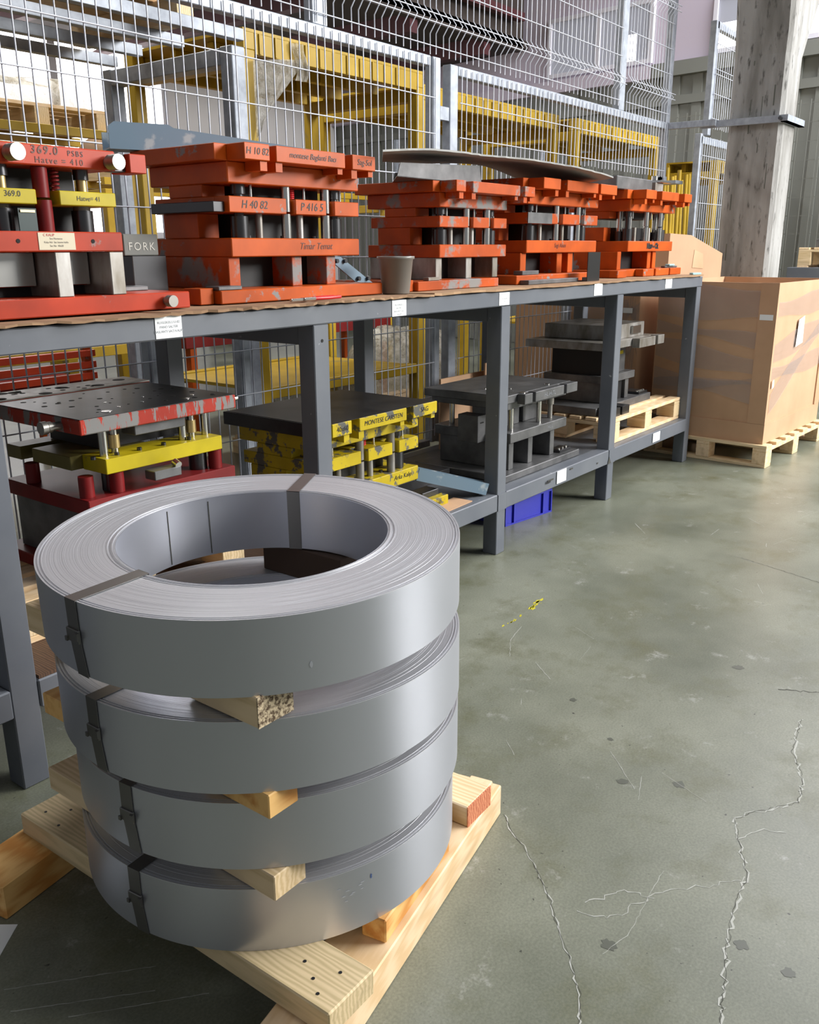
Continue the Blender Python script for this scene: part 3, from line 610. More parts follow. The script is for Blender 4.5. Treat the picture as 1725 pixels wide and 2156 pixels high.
box('bright_insert', 'chrome', d1, 0.628, 0.795, 0.10, 0.13, 0.075, 0.1645); box('bright_insert', 'chrome', d1, 0.85, 0.96, 0.10, 0.13, 0.075, 0.1645); box('dark_filler', 'void', d1, 0.45, 0.97, 0.14, 0.40, 0.0485, 0.164, 0)
def pin(parent, x, y, z, r=0.0205, l=0.05):
    m_ = MB(); m_.tube((x, y, z), (x, y-0.012, z), r*0.72, 16); m_.tube((x, y-0.012, z), (x, y-0.024, z), r*1.0, 20, r*0.9); m_.tube((x, y-0.026, z), (x, y-l, z), r, 24)
    return m_.obj('lifting_pin', 'pin', parent)
pin(d1, 0.70, -0.001, 0.40); pin(d1, 0.985, -0.001, 0.395); pin(d1, 1.14, -0.001, 0.024, 0.017, 0.035)
for x in (0.70, 0.915): MB().tube((x, -0.0012, 0.192), (x, 0.004, 0.192), 0.0055, 12).obj('bolt_hole', 'hole', d1)
text('369.0', 0.028, 'ink_brown', d1, (0.80, -0.0012, 0.413), shear=0.1, spacing=1.25, bold=0.0004); text('PSBS', 0.019, 'ink', d1, (0.888, -0.0012, 0.41), spacing=1.3); text('Hatve = 410', 0.022, 'ink_brown', d1, (0.84, -0.0012, 0.389), spacing=1.25)
text('369.0', 0.02, 'ink', d1, (0.70, -0.0012, 0.305)); text('Hatve= 41', 0.017, 'ink', d1, (0.915, -0.0012, 0.300))
box('name_plate', 'paper_old', d1, 0.755, 0.86, -0.0015, -0.0005, 0.170, 0.213, 0)
for k in range(3): text(['Sıra Numarası', 'Kalıp Adı  Sac kesme kalıbı', 'Sac No  40x20'][k], 0.0065, 'ink', d1, (0.805, -0.0022, 0.198-k*0.009))
text('C KALIP', 0.009, 'ink_red', d1, (0.785, -0.0022, 0.207))
box('circuit_card', 'pcb', d1, 0.715, 0.765, 0.01, 0.014, 0.2168, 0.272, 0); box('terminal_strip', 'gold', d1, 0.72, 0.76, 0.007, 0.0095, 0.262, 0.268, 0)
box('side_arm', 'grey_steel', d1, 1.09, 1.20, 0.16, 0.24, 0.0485, 0.062); box('side_arm', 'orange', d1, 1.10, 1.13, 0.25, 0.30, 0.0485, 0.085)
t = thing('fork_plate', 'grey steel block stamped FORK between the first two dies', 'steel block', (1.768, 0.405, 1.3825)); box('block', 'block', t, 0, 0.132, 0, 0.06, 0, 0.066)
text('FORK', 0.035, 'white_scratch', t, (0.067, -0.0012, 0.027), spacing=1.25)
tag(box('steel_box', 'bush', None, 1.792, 1.925, 0.40, 0.56, 1.2285, 1.382), 'plain dark steel box carrying the stamped block', 'steel box')
tag(box('steel_box', 'bush', None, 1.93, 2.22, 0.65, 0.78, 1.2285, 1.379), 'plain black steel box behind the left leg of the large orange die', 'steel box')
# items around the top dies
ang = thing('steel_angle', 'blue-grey steel angle lying across top of the large orange die', 'steel angle', (1.90, 0.62, ZT+0.492), R(-22), None)
MB().prism([(0, 0), (0.95, 0.0), (0.95, 0.012), (0.22, 0.075), (0.2, 0.085), (0.02, 0.085), (0, 0.07)], 'y', -0.006, 0.0).obj('flange', 'blue_steel', ang)
MB().box((0, 0, 0), (0.95, 0.10, 0.006)).obj('web', 'blue_steel', ang)
MB().prism([(0.0, 0.006), (0.30, 0.006), (0.30, 0.02), (0.12, 0.065), (0, 0.06)], 'y', 0.094, 0.10).obj('flange', 'blue_steel', ang)
t = thing('steel_bracket', 'sloping blue-grey bracket with black bolts right of the large die', 'bracket', (2.865, 0.33, 1.2295), R(0))
MB().prism([(0, 0), (0.10, 0.0), (-0.16, 0.14), (-0.24, 0.14)], 'y', -0.006, 0).obj('web', 'blue_steel', t)
MB().prism([(0.0, 0), (0.11, 0.0), (0.11, 0.004), (0.0, 0.004)], 'y', -0.05, -0.006).obj('foot', 'blue_steel', t)
for x, z in ((-0.19, 0.125), (-0.14, 0.125), (-0.06, 0.055), (0.0, 0.055), (0.06, 0.012)): MB().tube((x, -0.006, z), (x, -0.018, z), 0.009, 6).obj('bolt', 'bush', t)
t = thing('plastic_cup', 'grey translucent plastic cup between the orange dies', 'cup', (2.815, 0.135, 1.2295))
MB().lathe([(0.0, 0.0), (0.052, 0.0), (0.054, 0.004), (0.068, 0.130), (0.074, 0.132), (0.074, 0.142), (0.066, 0.142), (0.064, 0.13), (0.049, 0.008), (0, 0.008)], 32).obj('body', 'green_grey', t)
t = thing('pliers', 'pliers with red grips lying on the bench edge', 'pliers', (2.13, 0.035, 1.233), R(4))
mb = MB(); mb.box((0, -0.006, 0), (0.09, 0.006, 0.010), 0.002); mb.box((0.06, -0.012, 0.001), (0.12, 0.012, 0.011), 0.002); mb.obj('jaw', 'chrome', t)
MB().path([(0.12, -0.004, 0.006), (0.18, -0.02, 0.006), (0.25, -0.012, 0.006)], 0.006, 8).obj('grip', 'red_plastic', t); MB().path([(0.12, 0.006, 0.006), (0.18, 0.016, 0.006), (0.24, 0.01, 0.006)], 0.006, 8).obj('grip', 'red_plastic', t)
mb = MB(); mb.prism([(0, 0), (0.085, 0), (0.085, 0.004), (0.004, 0.004), (0.004, 0.145), (0, 0.145)], 'x', 0, 0.14)
o = tag(mb.obj('angle_sheet', 'bush'), 'dark upright angle plate leaning before the fourth orange die', 'plate'); o.location = (4.31, 0.055, 1.2325)
MB().box((0.0, 0.0045, 0.004), (0.14, 0.03, 0.02)).obj('foot_strip', 'grey_steel', o)
# bent sheet metal and curved board on top of dies 3 and 4
t = thing('metal_duct', 'open trough of bent grey sheet metal on the third orange die', 'sheet metal', (2.90, 0.19, 1.6735), R(1))
MB().prism([(0.0, 0.0), (0.62, -0.001), (0.60, 0.075), (0.02, 0.050)], 'y', 0.0, 0.003).obj('side', 'grey_steel', t)
MB().grid(lambda u, v: (0.62*u+0.40*v, 0.0035+0.34*v, 0.0), 4, 4, 0.002).obj('bottom', 'grey_steel', t)
MB().prism([(0.42, 0.0), (0.95, 0.0), (0.95, 0.065), (0.44, 0.055)], 'y', 0.344, 0.348).obj('side', 'bush', t)
def bsheet(u, v):
    x = 2.62+0.74*v+(1.84-0.35*v)*u; y = 0.02+0.62*v+0.12*(1-abs(2*u-0.9))*(1-v)
    z = 1.737+0.060*math.sin(min(1, u*1.6)*math.pi/2)-0.10*max(0, u-0.55)**1.4*1.6+0.006*math.sin(9*u+3*v)
    if v == 0: y += random.uniform(-0.008, 0.008)
    return (x, y, z+0.05*v*(1-u))
tag(MB().grid(bsheet, 44, 10, 0.007, False).obj('curved_board', 'card_grey'), 'sagging grey board with frayed edges spread over two orange dies', 'board')
t = thing('steel_slab', 'rough dark steel slab on top of the rightmost die', 'steel slab', (4.95, 0.22, ZT+0.4905)); box('slab', 'grey_steel', t, 0, 0.5, 0, 0.3, 0, 0.07, 0.004)
t = thing('clamp_block', 'shiny clamp block beside the dark slab at bench end', 'clamp', (5.50, 0.22, ZT+0.4905)); box('body', 'raw_steel', t, 0, 0.12, 0, 0.12, 0, 0.06); box('jaw', 'chrome', t, 0.03, 0.20, -0.02, 0.05, 0.0605, 0.075); MB().tube((0.05, 0.03, 0.0755), (0.05, 0.03, 0.10), 0.02, 12).obj('screw', 'chrome', t)
o = tag(MB().box((0, 0, 0), (0.20, 0.03, 0.012), 0.003).obj('steel_bar', 'grey_steel'), 'flat grey bar lying at the bench end by the cartons', 'bar'); o.location = (5.62, 0.168, ZT+0.0425)
o = tag(MB().box((0, 0, 0), (0.10, 0.03, 0.010), 0.002).obj('plastic_clip', 'aqua'), 'small pale aqua strip lying on the flat grey bar', 'clip'); o.location = (5.66, 0.155, ZT+0.055); o.rotation_euler = (0, 0, R(4))
o = tag(MB().box((0, 0, 0), (0.08, 0.03, 0.012), 0.002).obj('plastic_clip', 'aqua'), 'aqua plastic strip at the very corner of the bench', 'clip'); o.location = (5.745, 0.03, 1.2305); o.rotation_euler = (0, 0, R(-20))

# ------------------------------------------------------------------ pallets
def pallet(name, label, loc, rz, L, D, H=0.144, nb=7, mat='pine_x', planks='x', group=None, tilt=None):
    """deck boards run along y, stringers along x; nine blocks; three bottom boards"""
    t = thing(name, label, 'pallet', loc, rz, group)
    bw = D/nb*0.72
    for i in range(nb):
        y = (D-bw)*i/(nb-1); box('deck_board', 'pine_x', t, 0, L, y, y+bw, H-0.020+random.uniform(-0.001, 0.001), H, 0.002)
    for i in range(3):
        x = (L-0.10)*i/2; box('stringer_board', 'pine_y', t, x, x+0.10, 0.0, D, H-0.042, H-0.0215, 0.002)
        for j in range(3):
            y = (D-0.12)*j/2; box('block', 'pine_y', t, x, x+0.10, y, y+0.12, 0.0205, H-0.0425, 0.002)
    for j in range(3):
        y = (D-0.10)*j/2; box('bottom_board', 'pine_x', t, 0, L, y+0.0, y+0.10, 0, 0.020, 0.002)
    return t
# ------------------------------------------------------------------ lower shelf
ZS = 0.2988
o = tag(MB().box((0, 0, 0), (1.10, 0.80, 0.010), 0).obj('plywood_sheet', 'ply'), 'brown stained plywood sheet on the lower shelf at far left', 'plywood'); o.location = (1.09, 0.0, ZS+0.0003)
plt = pallet('wooden_pallet', 'wooden pallet under the red and black die on the lower shelf', (1.15, 0.20, ZS+0.0108), 0, 0.86, 0.52, 0.13, 5)
ZP = ZS+0.0108+0.1305
rd = thing('press_die', 'red and yellow press die with black top on the lower shelf', 'press die', (1.38, 0.14, ZP), 0)
box('base_plate', 'dark_red', rd, -0.02, 0.60, 0.0, 0.50, 0, 0.04, 0.003)
box('leg', 'grey_steel', rd, 0.02, 0.06, 0.02, 0.44, 0.0405, 0.215); box('leg', 'grey_steel', rd, 0.27, 0.31, 0.02, 0.44, 0.0405, 0.215); box('leg', 'grey_steel', rd, 0.50, 0.54, 0.02, 0.44, 0.0405, 0.215)
box('dark_filler', 'void', rd, 0.065, 0.265, 0.1, 0.40, 0.0405, 0.21, 0)
box('lower_plate', 'dark_red', rd, 0.0, 0.56, 0.0, 0.46, 0.2155, 0.262, 0.003)  # darker red puts the shade on this plate into its colour
for x, y in ((0.03, 0.05), (0.12, 0.03), (0.03, 0.34), (0.50, 0.03)): cyl('stop_post', 'dark_red', rd, x, y, 0.022, 0.2625, 0.325)  # posts in the darker red as well, shade painted in
cyl('bushing', 'bush', rd, 0.13, 0.07, 0.03, 0.2625, 0.32); cyl('bushing', 'bush', rd, 0.46, 0.07, 0.03, 0.2625, 0.32)
box('stripper_plate', 'yellow', rd, 0.07, 0.51, 0.0, 0.12, 0.328, 0.373, 0.002); box('stripper_plate', 'olive', rd, 0.03, 0.30, 0.1205, 0.33, 0.330, 0.372, 0.002); box('stripper_plate', 'olive', rd, 0.02, 0.20, 0.38, 0.46, 0.330, 0.372, 0.002)
for x in (0.13, 0.42):
    cyl('guide_post', 'chrome', rd, x-0.03, 0.05, 0.013, 0.3735, 0.4545); cyl('ball_cage', 'brass', rd, x+0.015, 0.06, 0.016, 0.39, 0.43); cyl('guide_post', 'chrome', rd, x+0.015, 0.06, 0.011, 0.3735, 0.4545)
cyl('guide_post', 'chrome', rd, 0.49, 0.06, 0.012, 0.3735, 0.4545)
for x in (0.05, 0.13, 0.21, 0.30, 0.40): MB().tube((x, 0.03, 0.3735), (x, 0.03, 0.382), 0.008, 6).obj('screw', 'bush', rd)
box('punch_bar', 'grey_steel', rd, 0.20, 0.39, 0.03, 0.10, 0.420, 0.4545, 0.002); box('punch_block', 'void', rd, 0.15, 0.50, 0.14, 0.42, 0.3735, 0.4545, 0)
box('upper_plate', 'red_scratched', rd, 0.0, 0.58, 0.0, 0.47, 0.455, 0.499, 0.003)
tp = box('top_face', 'black_steel', rd, 0.003, 0.577, 0.003, 0.467, 0.4992, 0.5012, 0)
hm = MB()
for k in range(34):
    x, y = 0.05+0.5*random.random(), 0.04+0.38*random.random(); hm.tube((x, y, 0.5010), (x, y, 0.5018), random.choice((0.004, 0.006, 0.009)), 12)
hm.obj('drilled_hole', 'hole', rd)['kind'] = 'stuff'
for x, y, r in ((0.13, 0.06, 0.016), (0.42, 0.06, 0.016), (0.30, 0.12, 0.006), (0.2, 0.1, 0.006), (0.48, 0.10, 0.008), (0.36, 0.2, 0.005), (0.22, 0.2, 0.005)): MB().tube((x, y, 0.5012), (x, y, 0.5024), r, 16).obj('screw', 'chrome', rd)
MB().tube((0.0, 0.10, 0.475), (-0.03, 0.10, 0.475), 0.012, 16).tube((-0.03, 0.10, 0.475), (-0.042, 0.10, 0.475), 0.016, 20).tube((-0.045, 0.10, 0.475), (-0.062, 0.10, 0.475), 0.019, 24).obj('lifting_pin', 'pin', rd)
MB().tube((0.58, 0.01, 0.485), (0.592, 0.01, 0.485), 0.008, 12).obj('lifting_pin', 'chrome', rd)
box('side_sensor', 'grey_steel', rd, 0.20, 0.30, -0.05, 0.0, 0.290, 0.318); MB().tube((0.29, -0.05, 0.322), (0.29, -0.03, 0.33), 0.012, 12).obj('knob', 'chrome', rd)
# plate stack behind the red die
t = thing('perforated_plate', 'perforated grey plate on a red block behind the red and black die', 'steel plate', (1.18, 0.66, ZP), 0)
box('block', 'dark_red', t, 0.0, 0.10, 0.0, 0.055, 0, 0.47); box('block', 'dark_red', t, 0.60, 0.70, 0.0, 0.055, 0, 0.47)
box('edge_plate', 'red', t, -0.03, 0.80, -0.035, 0.125, 0.4705, 0.50); box('plate', 'raw_steel', t, -0.03, 0.80, -0.035, 0.125, 0.5005, 0.505, 0)
hm = MB()
rp = random.Random(11)
for k in range(26):
    x, y = 0.02+0.74*rp.random(), -0.02+0.12*rp.random(); hm.tube((x, y, 0.5051), (x, y, 0.5056), rp.choice((0.006, 0.009, 0.022)), 14)
hm.obj('drilled_hole', 'hole', t)['kind'] = 'stuff'
yd = press_die('press_die', 'yellow press die with black top and chipped paint on the lower shelf', (2.33, 0.135, ZS+0.0006), 0.63, 0.42, dict(plate='yellow_worn', leg='grey_steel', side='yellow_worn', tab='yellow_worn', stop='raw_steel'), (-0.06, 0.66), tabs=[(0.0, 0.17), (0.24, 0.70), (0.77, 1.03)], top_black=True, seed=9)
box('top_face', 'black_steel', yd, -0.04, 0.64, -0.08, 0.44, 0.4903, 0.4915, 0)
text('MONTESE CARSTEN', 0.026, 'ink', yd, (0.295, -0.0865, 0.466), shear=0.2); text('SAG', 0.028, 'ink', yd, (0.56, -0.0865, 0.468)); text('40x60', 0.026, 'ink', yd, (0.055, -0.0865, 0.466)); text('Arka Kalıp', 0.028, 'ink', yd, (0.52, -0.0012, 0.18), shear=0.3)
box('clamp_lug', 'yellow_worn', yd, 0.66, 0.80, -0.04, 0.0, 0.0, 0.045); box('clamp_block', 'bush', yd, 0.66, 0.78, 0.0, 0.07, 0.0425, 0.07); text('40x60', 0.02, 'ink', yd, (0.72, -0.0412, 0.022))
o = tag(MB().box((0, 0, 0), (0.36, 0.20, 0.004), 0).obj('cardboard_piece', 'card'), 'brown cardboard piece on the lower shelf beside the yellow die', 'cardboard'); o.location = (2.99, 0.012, ZS+0.0008); o.rotation_euler = (0, 0, R(2))
o.location = (3.0, 0.02, ZS+0.0008); o.scale = (0.62, 0.5, 1)
# grey die lying low, with leaning channel
t = thing('steel_plate', 'low dark steel die half with studs on the lower shelf', 'steel plate', (3.08, 0.36, ZS+0.0006), 0)
box('plate', 'black_steel', t, 0, 0.44, 0, 0.42, 0, 0.05); 
for x, y in ((0.2, 0.12), (0.27, 0.09)): MB().tube((x, y, 0.0505), (x, y, 0.085), 0.016, 16).obj('stud', 'chrome', t)
gd_mat = dict(plate='grey_steel', leg='grey_steel', side='grey_steel', tab='grey_steel')
gd = thing('press_die', 'bare grey press die with bright posts in the third bay', 'press die', (3.70, 0.13, ZS+0.0006), 0)
t = thing('steel_channel', 'blue-grey steel channel lying slanted on the lower shelf', 'steel channel', (3.40, 0.05, ZS+0.003), 0)
A_, B_ = Vector((3.365, 0.085, ZS+0.004)), Vector((3.03, 0.235, 0.42)); dv = (B_-A_); t.rotation_euler = dv.to_track_quat('X', 'Z').to_euler(); t.location = A_
MB().prism([(0, 0), (0.06, 0), (0.06, 0.055), (0.055, 0.055), (0.055, 0.005), (0.005, 0.005), (0.005, 0.055), (0, 0.055)], 'x', 0, dv.length).obj('web', 'blue_steel', t)
for (x0, x1) in ((0.0, 0.62),): box('base_plate', 'grey_steel', gd, -0.12, 0.66, -0.055, 0.50, 0, 0.035, 0.003)
for x in (0.0, 0.19, 0.42): box('leg', 'grey_steel', gd, x, x+0.045, 0.0, 0.42, 0.0355, 0.175)
box('lower_plate', 'grey_steel', gd, -0.02, 0.56, -0.02, 0.44, 0.1755, 0.225, 0.003)
for x, y in ((0.06, 0.03), (0.34, 0.03), (0.05, 0.38), (0.50, 0.38)): cyl('guide_post', 'chrome', gd, x, y, 0.014, 0.2255, 0.3395)
cyl('collar', 'raw_steel', gd, 0.48, 0.04, 0.02, 0.30, 0.3395); cyl('guide_post', 'raw_steel', gd, 0.48, 0.04, 0.013, 0.2255, 0.2995)
for a, b, c_ in ((0.12, 0.26, 0.18), (0.30, 0.44, 0.18)):
    bb = box('punch_block', 'grey_steel', gd, a, b, 0.1, 0.3, 0.2255, 0.3395); box('slot', 'hole', gd, a+0.05, a+0.09, 0.098, 0.0995, 0.305, 0.312, 0)
box('side_block', 'grey_steel', gd, -0.10, -0.021, 0.12, 0.24, 0.1755, 0.31); box('slot', 'hole', gd, -0.08, -0.05, 0.1185, 0.1195, 0.27, 0.277, 0)
box('upper_plate', 'grey_steel', gd, -0.02, 0.58, 0.0, 0.46, 0.340, 0.375, 0.003); box('top_plate', 'grey_steel', gd, -0.06, 0.60, -0.015, 0.48, 0.3755, 0.415, 0.003)
for a, b in ((0.04, 0.115), (0.145, 0.44), (0.47, 0.59)): box('clamp_lug', 'grey_steel', gd, a, b, -0.06, -0.0155, 0.366, 0.415)
for x, y, r in ((0.08, -0.02, 0.016), (0.40, 0.02, 0.014), (0.16, 0.10, 0.008), (0.22, 0.2, 0.008), (0.08, 0.2, 0.008)): MB().tube((x, y, 0.4152), (x, y, 0.420), r, 16).obj('screw', 'chrome', gd)
text('HL.ıHı.TL', 0.03, 'ink_grey', gd, (0.29, -0.0612, 0.39)); text('HL.ıL', 0.026, 'ink_grey', gd, (0.38, -0.0212, 0.20))
box('clamp_block', 'bush', gd, 0.50, 0.62, -0.02, 0.05, 0.0355, 0.05)
for x in (0.52, 0.56, 0.60): MB().tube((x, 0.0, 0.0503), (x, 0.0, 0.058), 0.008, 8).obj('screw', 'chrome', gd)
# pallet in the last bay with a grey tool stack
plb = pallet('wooden_pallet', 'pale wooden pallet on the lower shelf in the last bay', (4.72, 0.05, ZS+0.0006), 0, 1.04, 0.70, 0.142, 7)
tl = thing('press_tool', 'bare steel press tool stack on the pallet in the last bay', 'press tool', (4.76, 0.12, ZS+0.0006+0.1425), 0)
box('base_plate', 'grey_steel', tl, 0.0, 0.80, 0.06, 0.55, 0, 0.045); 
for x in (0.02, 0.15): box('clamp_lug', 'bush', tl, x, x+0.10, -0.04, 0.0595, 0.0, 0.05)
box('leg', 'grey_steel', tl, 0.20, 0.25, 0.10, 0.50, 0.0455, 0.17); box('leg', 'grey_steel', tl, 0.48, 0.53, 0.10, 0.50, 0.0455, 0.17); box('dark_filler', 'void', tl, 0.255, 0.475, 0.12, 0.48, 0.0455, 0.169, 0)
box('lower_plate', 'grey_steel', tl, 0.15, 0.57, 0.08, 0.50, 0.1705, 0.215)
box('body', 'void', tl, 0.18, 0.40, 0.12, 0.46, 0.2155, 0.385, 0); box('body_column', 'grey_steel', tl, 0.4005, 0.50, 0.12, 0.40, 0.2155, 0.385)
for x in (0.22, 0.28): MB().tube((x, 0.119, 0.33), (x, 0.112, 0.33), 0.007, 10).obj('screw', 'chrome', tl)
box('yellow_tag', 'yellow', tl, 0.41, 0.46, 0.117, 0.1195, 0.325, 0.345, 0)
box('upper_plate', 'raw_steel', tl, -0.02, 0.72, 0.02, 0.54, 0.3855, 0.43)
for a, b in ((0.36, 0.60), (0.64, 0.74)): box('clamp_lug', 'raw_steel', tl, a, b, -0.03, 0.0195, 0.375, 0.43)
box('top_block', 'raw_steel', tl, 0.14, 0.62, 0.06, 0.50, 0.4305, 0.515); box('top_block_detail', 'chrome', tl, 0.42, 0.54, 0.045, 0.0595, 0.45, 0.50)
box('clamp_block', 'bush', tl, 0.66, 0.79, 0.08, 0.2, 0.0455, 0.06)
for k in range(5): MB().tube((0.67+0.025*k, 0.1, 0.0605), (0.67+0.025*k, 0.1, 0.068), 0.006, 8).obj('screw', 'chrome', tl)
# cardboard leaning at the rear of bay three/four
o = tag(MB().box((0, 0, 0), (0.55, 0.012, 0.40), 0).obj('cardboard_piece', 'card'), 'brown cardboard panel standing behind the tools in the last bay', 'cardboard'); o.location = (4.02, 0.775, ZS+0.0006)
o = tag(MB().box((0, 0, 0), (0.24, 0.010, 0.46), 0).obj('cardboard_piece', 'card'), 'narrow lighter cardboard flap behind the press tool', 'cardboard'); o.location = (4.36, 0.70, ZS+0.0006)
# ------------------------------------------------------------------ blue crate under the bench
t = thing('plastic_crate', 'blue plastic crate on the floor under the bench', 'crate', (3.80, 0.20, 0.0003), R(-8))
mb = MB(); L_, D_, H_ = 0.40, 0.30, 0.12
mb.box((0, 0, 0.0), (L_, D_, 0.008)); mb.box((0.008, 0.008, 0.008), (L_-0.008, 0.012, H_)); mb.box((0.008, D_-0.012, 0.008), (L_-0.008, D_-0.008, H_)); mb.box((0.008, 0.012, 0.008), (0.012, D_-0.012, H_)); mb.box((L_-0.012, 0.012, 0.008), (L_-0.008, D_-0.012, H_))
mb.obj('body', 'crate_blue', t)
rm = MB(); rm.box((0, 0, H_), (L_, 0.02, H_+0.012)); rm.box((0, D_-0.02, H_), (L_, D_, H_+0.012)); rm.box((0, 0.02, H_), (0.02, D_-0.02, H_+0.012)); rm.box((L_-0.02, 0.02, H_), (L_, D_-0.02, H_+0.012)); rm.obj('rim', 'crate_blue', t)
for x in (0.0, 0.07, 0.32, 0.392): box('rib', 'crate_blue', t, x, x+0.008, -0.002, 0.0075, 0.008, H_, 0)
box('foot_rim', 'crate_blue', t, 0, L_, -0.002, 0.0075, 0.0, 0.0078, 0)

# ------------------------------------------------------------------ coil stack
RO, RI, WD = 0.409, 0.2655, 0.1375
def coil_mesh():
    rnd = random.Random(4); N = 192; prof = [(RI, 0.0), (RI, WD-0.001)]
    r = RI
    rings = []
    while r < RO-0.0005:
        edge = min(r-RI, RO-r)
        dz = rnd.uniform(-0.0018, 0.0012) if edge < 0.014 else rnd.uniform(-0.00012, 0.0001)
        st = rnd.uniform(0.0012, 0.0026); r2 = min(r+st, RO)
        rings.append((r, WD+dz-0.0012)); rings.append((r2-0.0002, WD+dz-0.0012)); r = r2
    return N, rings
N_, rings_ = coil_mesh()
face = MB(); face.lathe([(RI, 0.0), (RI, WD-0.0015)], N_); face.lathe([(RO, 0.0), (RO, WD-0.0015)], N_)
topm = MB(); topm.lathe([(RI, WD-0.0015)]+rings_+[(RO, WD-0.0015)], N_, smooth=False); topm.lathe([(RI, 0.0), (RO, 0.0)], N_)
face_me = face.mesh('strip_face', 'coil_side'); top_me = topm.mesh('strip_edges', 'coil_top')
def strap_mesh(w=0.030):
    mb = MB(); e = 0.0012; x0, x1, z0, z1 = RI-e, RO+e, -e, WD+e
    y0, y1 = -w/2, w/2
    def plate(p, q, s=0.0, s2=0.0):
        # p,q: (x,z) ends of the band, thickness outward
        (xa, za), (xb, zb) = p, q; d = Vector((xb-xa, 0, zb-za)).normalized(); nrm = Vector((d.z, 0, -d.x))*0.0012
        vs = [Vector((xa, y0+s, za)), Vector((xa, y1+s, za)), Vector((xb, y1+s2, zb)), Vector((xb, y0+s2, zb))]
        mb.add(vs+[v+nrm for v in vs], [(0, 1, 2, 3), (7, 6, 5, 4), (0, 4, 5, 1), (1, 5, 6, 2), (2, 6, 7, 3), (3, 7, 4, 0)])
    plate((x0, z1), (x1, z1)); plate((x1+0.001, z1), (x1+0.001, WD*0.52)); plate((x1+0.001, WD*0.52), (x1+0.0005, z0), 0, 0.010); plate((x0, z0), (x0, z1))
    return mb.mesh('strap', 'strap')
st_me = strap_mesh()
mb = MB(); mb.box((RO+0.0005, -0.0175, WD*0.44), (RO+0.006, 0.0175, WD*0.62), 0.0012); mb.box((RO+0.006, -0.019, WD*0.44), (RO+0.009, -0.013, WD*0.5)); mb.box((RO+0.005, 0.013, WD*0.5), (RO+0.010, 0.020, WD*0.6)); bk_me = mb.mesh('buckle', 'strap')
labels = ['topmost steel strip coil of the stack, fully visible ring', 'second steel strip coil from the top, set slightly right', 'third steel strip coil from the top', 'bottom steel strip coil resting on the wooden pallet']
coils = [((1.1435, -0.8248, 0.7247), (0.0296, 0.0205), (180, 28)), ((1.1658, -0.8116, 0.5173), (0.006, 0.0), (180, 25)), ((1.198, -0.7875, 0.3317), (0, 0), (-174, 22)), ((1.2025, -0.7726, 0.1401), (0, 0), (-173.5, 26))]
for (loc, (ta, tb), angs), lab in zip(coils, labels):
    nrm = Vector((-ta, -tb, 1)).normalized(); q = Vector((0, 0, 1)).rotation_difference(nrm)
    t = thing('steel_coil', lab, 'steel coil', loc, 0, None, rot=q.to_euler())
    for nm, me in (('strip_face', face_me), ('strip_edges', top_me)):
        o = bpy.data.objects.new(nm, me); COL.objects.link(o); o.parent = t
    for a in angs:
        s = bpy.data.objects.new('strap', st_me); COL.objects.link(s); s.parent = t; s.rotation_euler = (0, 0, R(a))
        if a == angs[0]:
            b = bpy.data.objects.new('buckle', bk_me); COL.objects.link(b); b.parent = s
    for k, ang_ in enumerate((70, 92)):
        r_ = RI-0.0006; MB().box((r_-0.0004, -0.0010, 0.004), (r_+0.0002, 0.0010, WD-0.01)).obj('strip_end', 'crack_dark', t).rotation_euler = (0, 0, R(ang_))
# small marks on the bottom and top coil
M['smudge'] = newmat('pale_smudge', rgb(178, 182, 188), 0.5); M['smudge_blue'] = newmat('blue_smudge', rgb(70, 92, 140), 0.5)
tc_ = [o for o in bpy.data.objects if o.name.startswith('steel_coil')]; tc_.sort(key=lambda o: -o.location.z)
def mark(t, ang, z, w_, h_, mat):
    n = 8; vs = []
    for k in range(n):
        tt = 2*math.pi*k/n; a = R(ang)+w_/RO*math.cos(tt)*random.uniform(.4, 1); vs.append(((RO+0.0006)*math.cos(a), (RO+0.0006)*math.sin(a), z+h_*math.sin(tt)*random.uniform(.4, 1)))
    MB().quad(*vs).obj('smudge', mat, t)
mark(tc_[0], -121, 0.045, 0.004, 0.008, 'smudge')
for k in range(9): mark(tc_[3], -112+random.uniform(-5, 3), 0.085+random.uniform(-0.02, 0.02), 0.006, 0.0015, 'smudge')
mark(tc_[3], -107, 0.106, 0.003, 0.007, 'smudge_blue')

# battens between coils: two per gap, running along y
def batten(label, x0, x1, y0, y1, z0, z1, mat='pine_y', rz=0.0, group=None):
    o = MB().box((0, 0, 0), (x1-x0, y1-y0, z1-z0), 0.002).obj('wood_batten', mat); o.location = (x0, y0, z0); o.rotation_euler = (0, 0, rz)
    return tag(o, label, 'batten', group)
nb_ = batten('chipboard ended batten block under the topmost coil, in front', 0.855, 0.935, -1.125, -0.95, 0.6556, 0.7120, 'pine_y')
o = MB().box((0.0003, -0.0025, 0.0004), (0.0797, -0.0003, 0.0560)).obj('wood_end', 'chip', nb_)
batten('pale batten block end poking out left under the topmost coil', 0.84, 0.925, -0.69, -0.465, 0.6556, 0.7170)
batten('dark bark edged batten under the topmost coil, bench side', 1.385, 1.455, -0.83, -0.58, 0.6556, 0.7300, 'bark')
batten('yellowish batten block between second and third coil, in front', 0.875, 0.945, -1.118, -0.95, 0.4694, 0.5165, 'pine_orange')
batten('yellowish batten block end poking out left under the second coil', 0.845, 0.915, -0.69, -0.475, 0.4694, 0.5165, 'pine_orange')
batten('batten between second and third coil, bench side', 1.42, 1.49, -1.05, -0.5, 0.4694, 0.5180)
batten('pale batten block between third and bottom coil, in front', 0.895, 0.975, -1.098, -0.93, 0.2782, 0.3310)
batten('rough pale batten block poking out left under the third coil', 0.845, 0.925, -0.69, -0.455, 0.2782, 0.3310)
batten('batten between third and bottom coil, bench side', 1.44, 1.51, -1.05, -0.5, 0.2782, 0.3310)

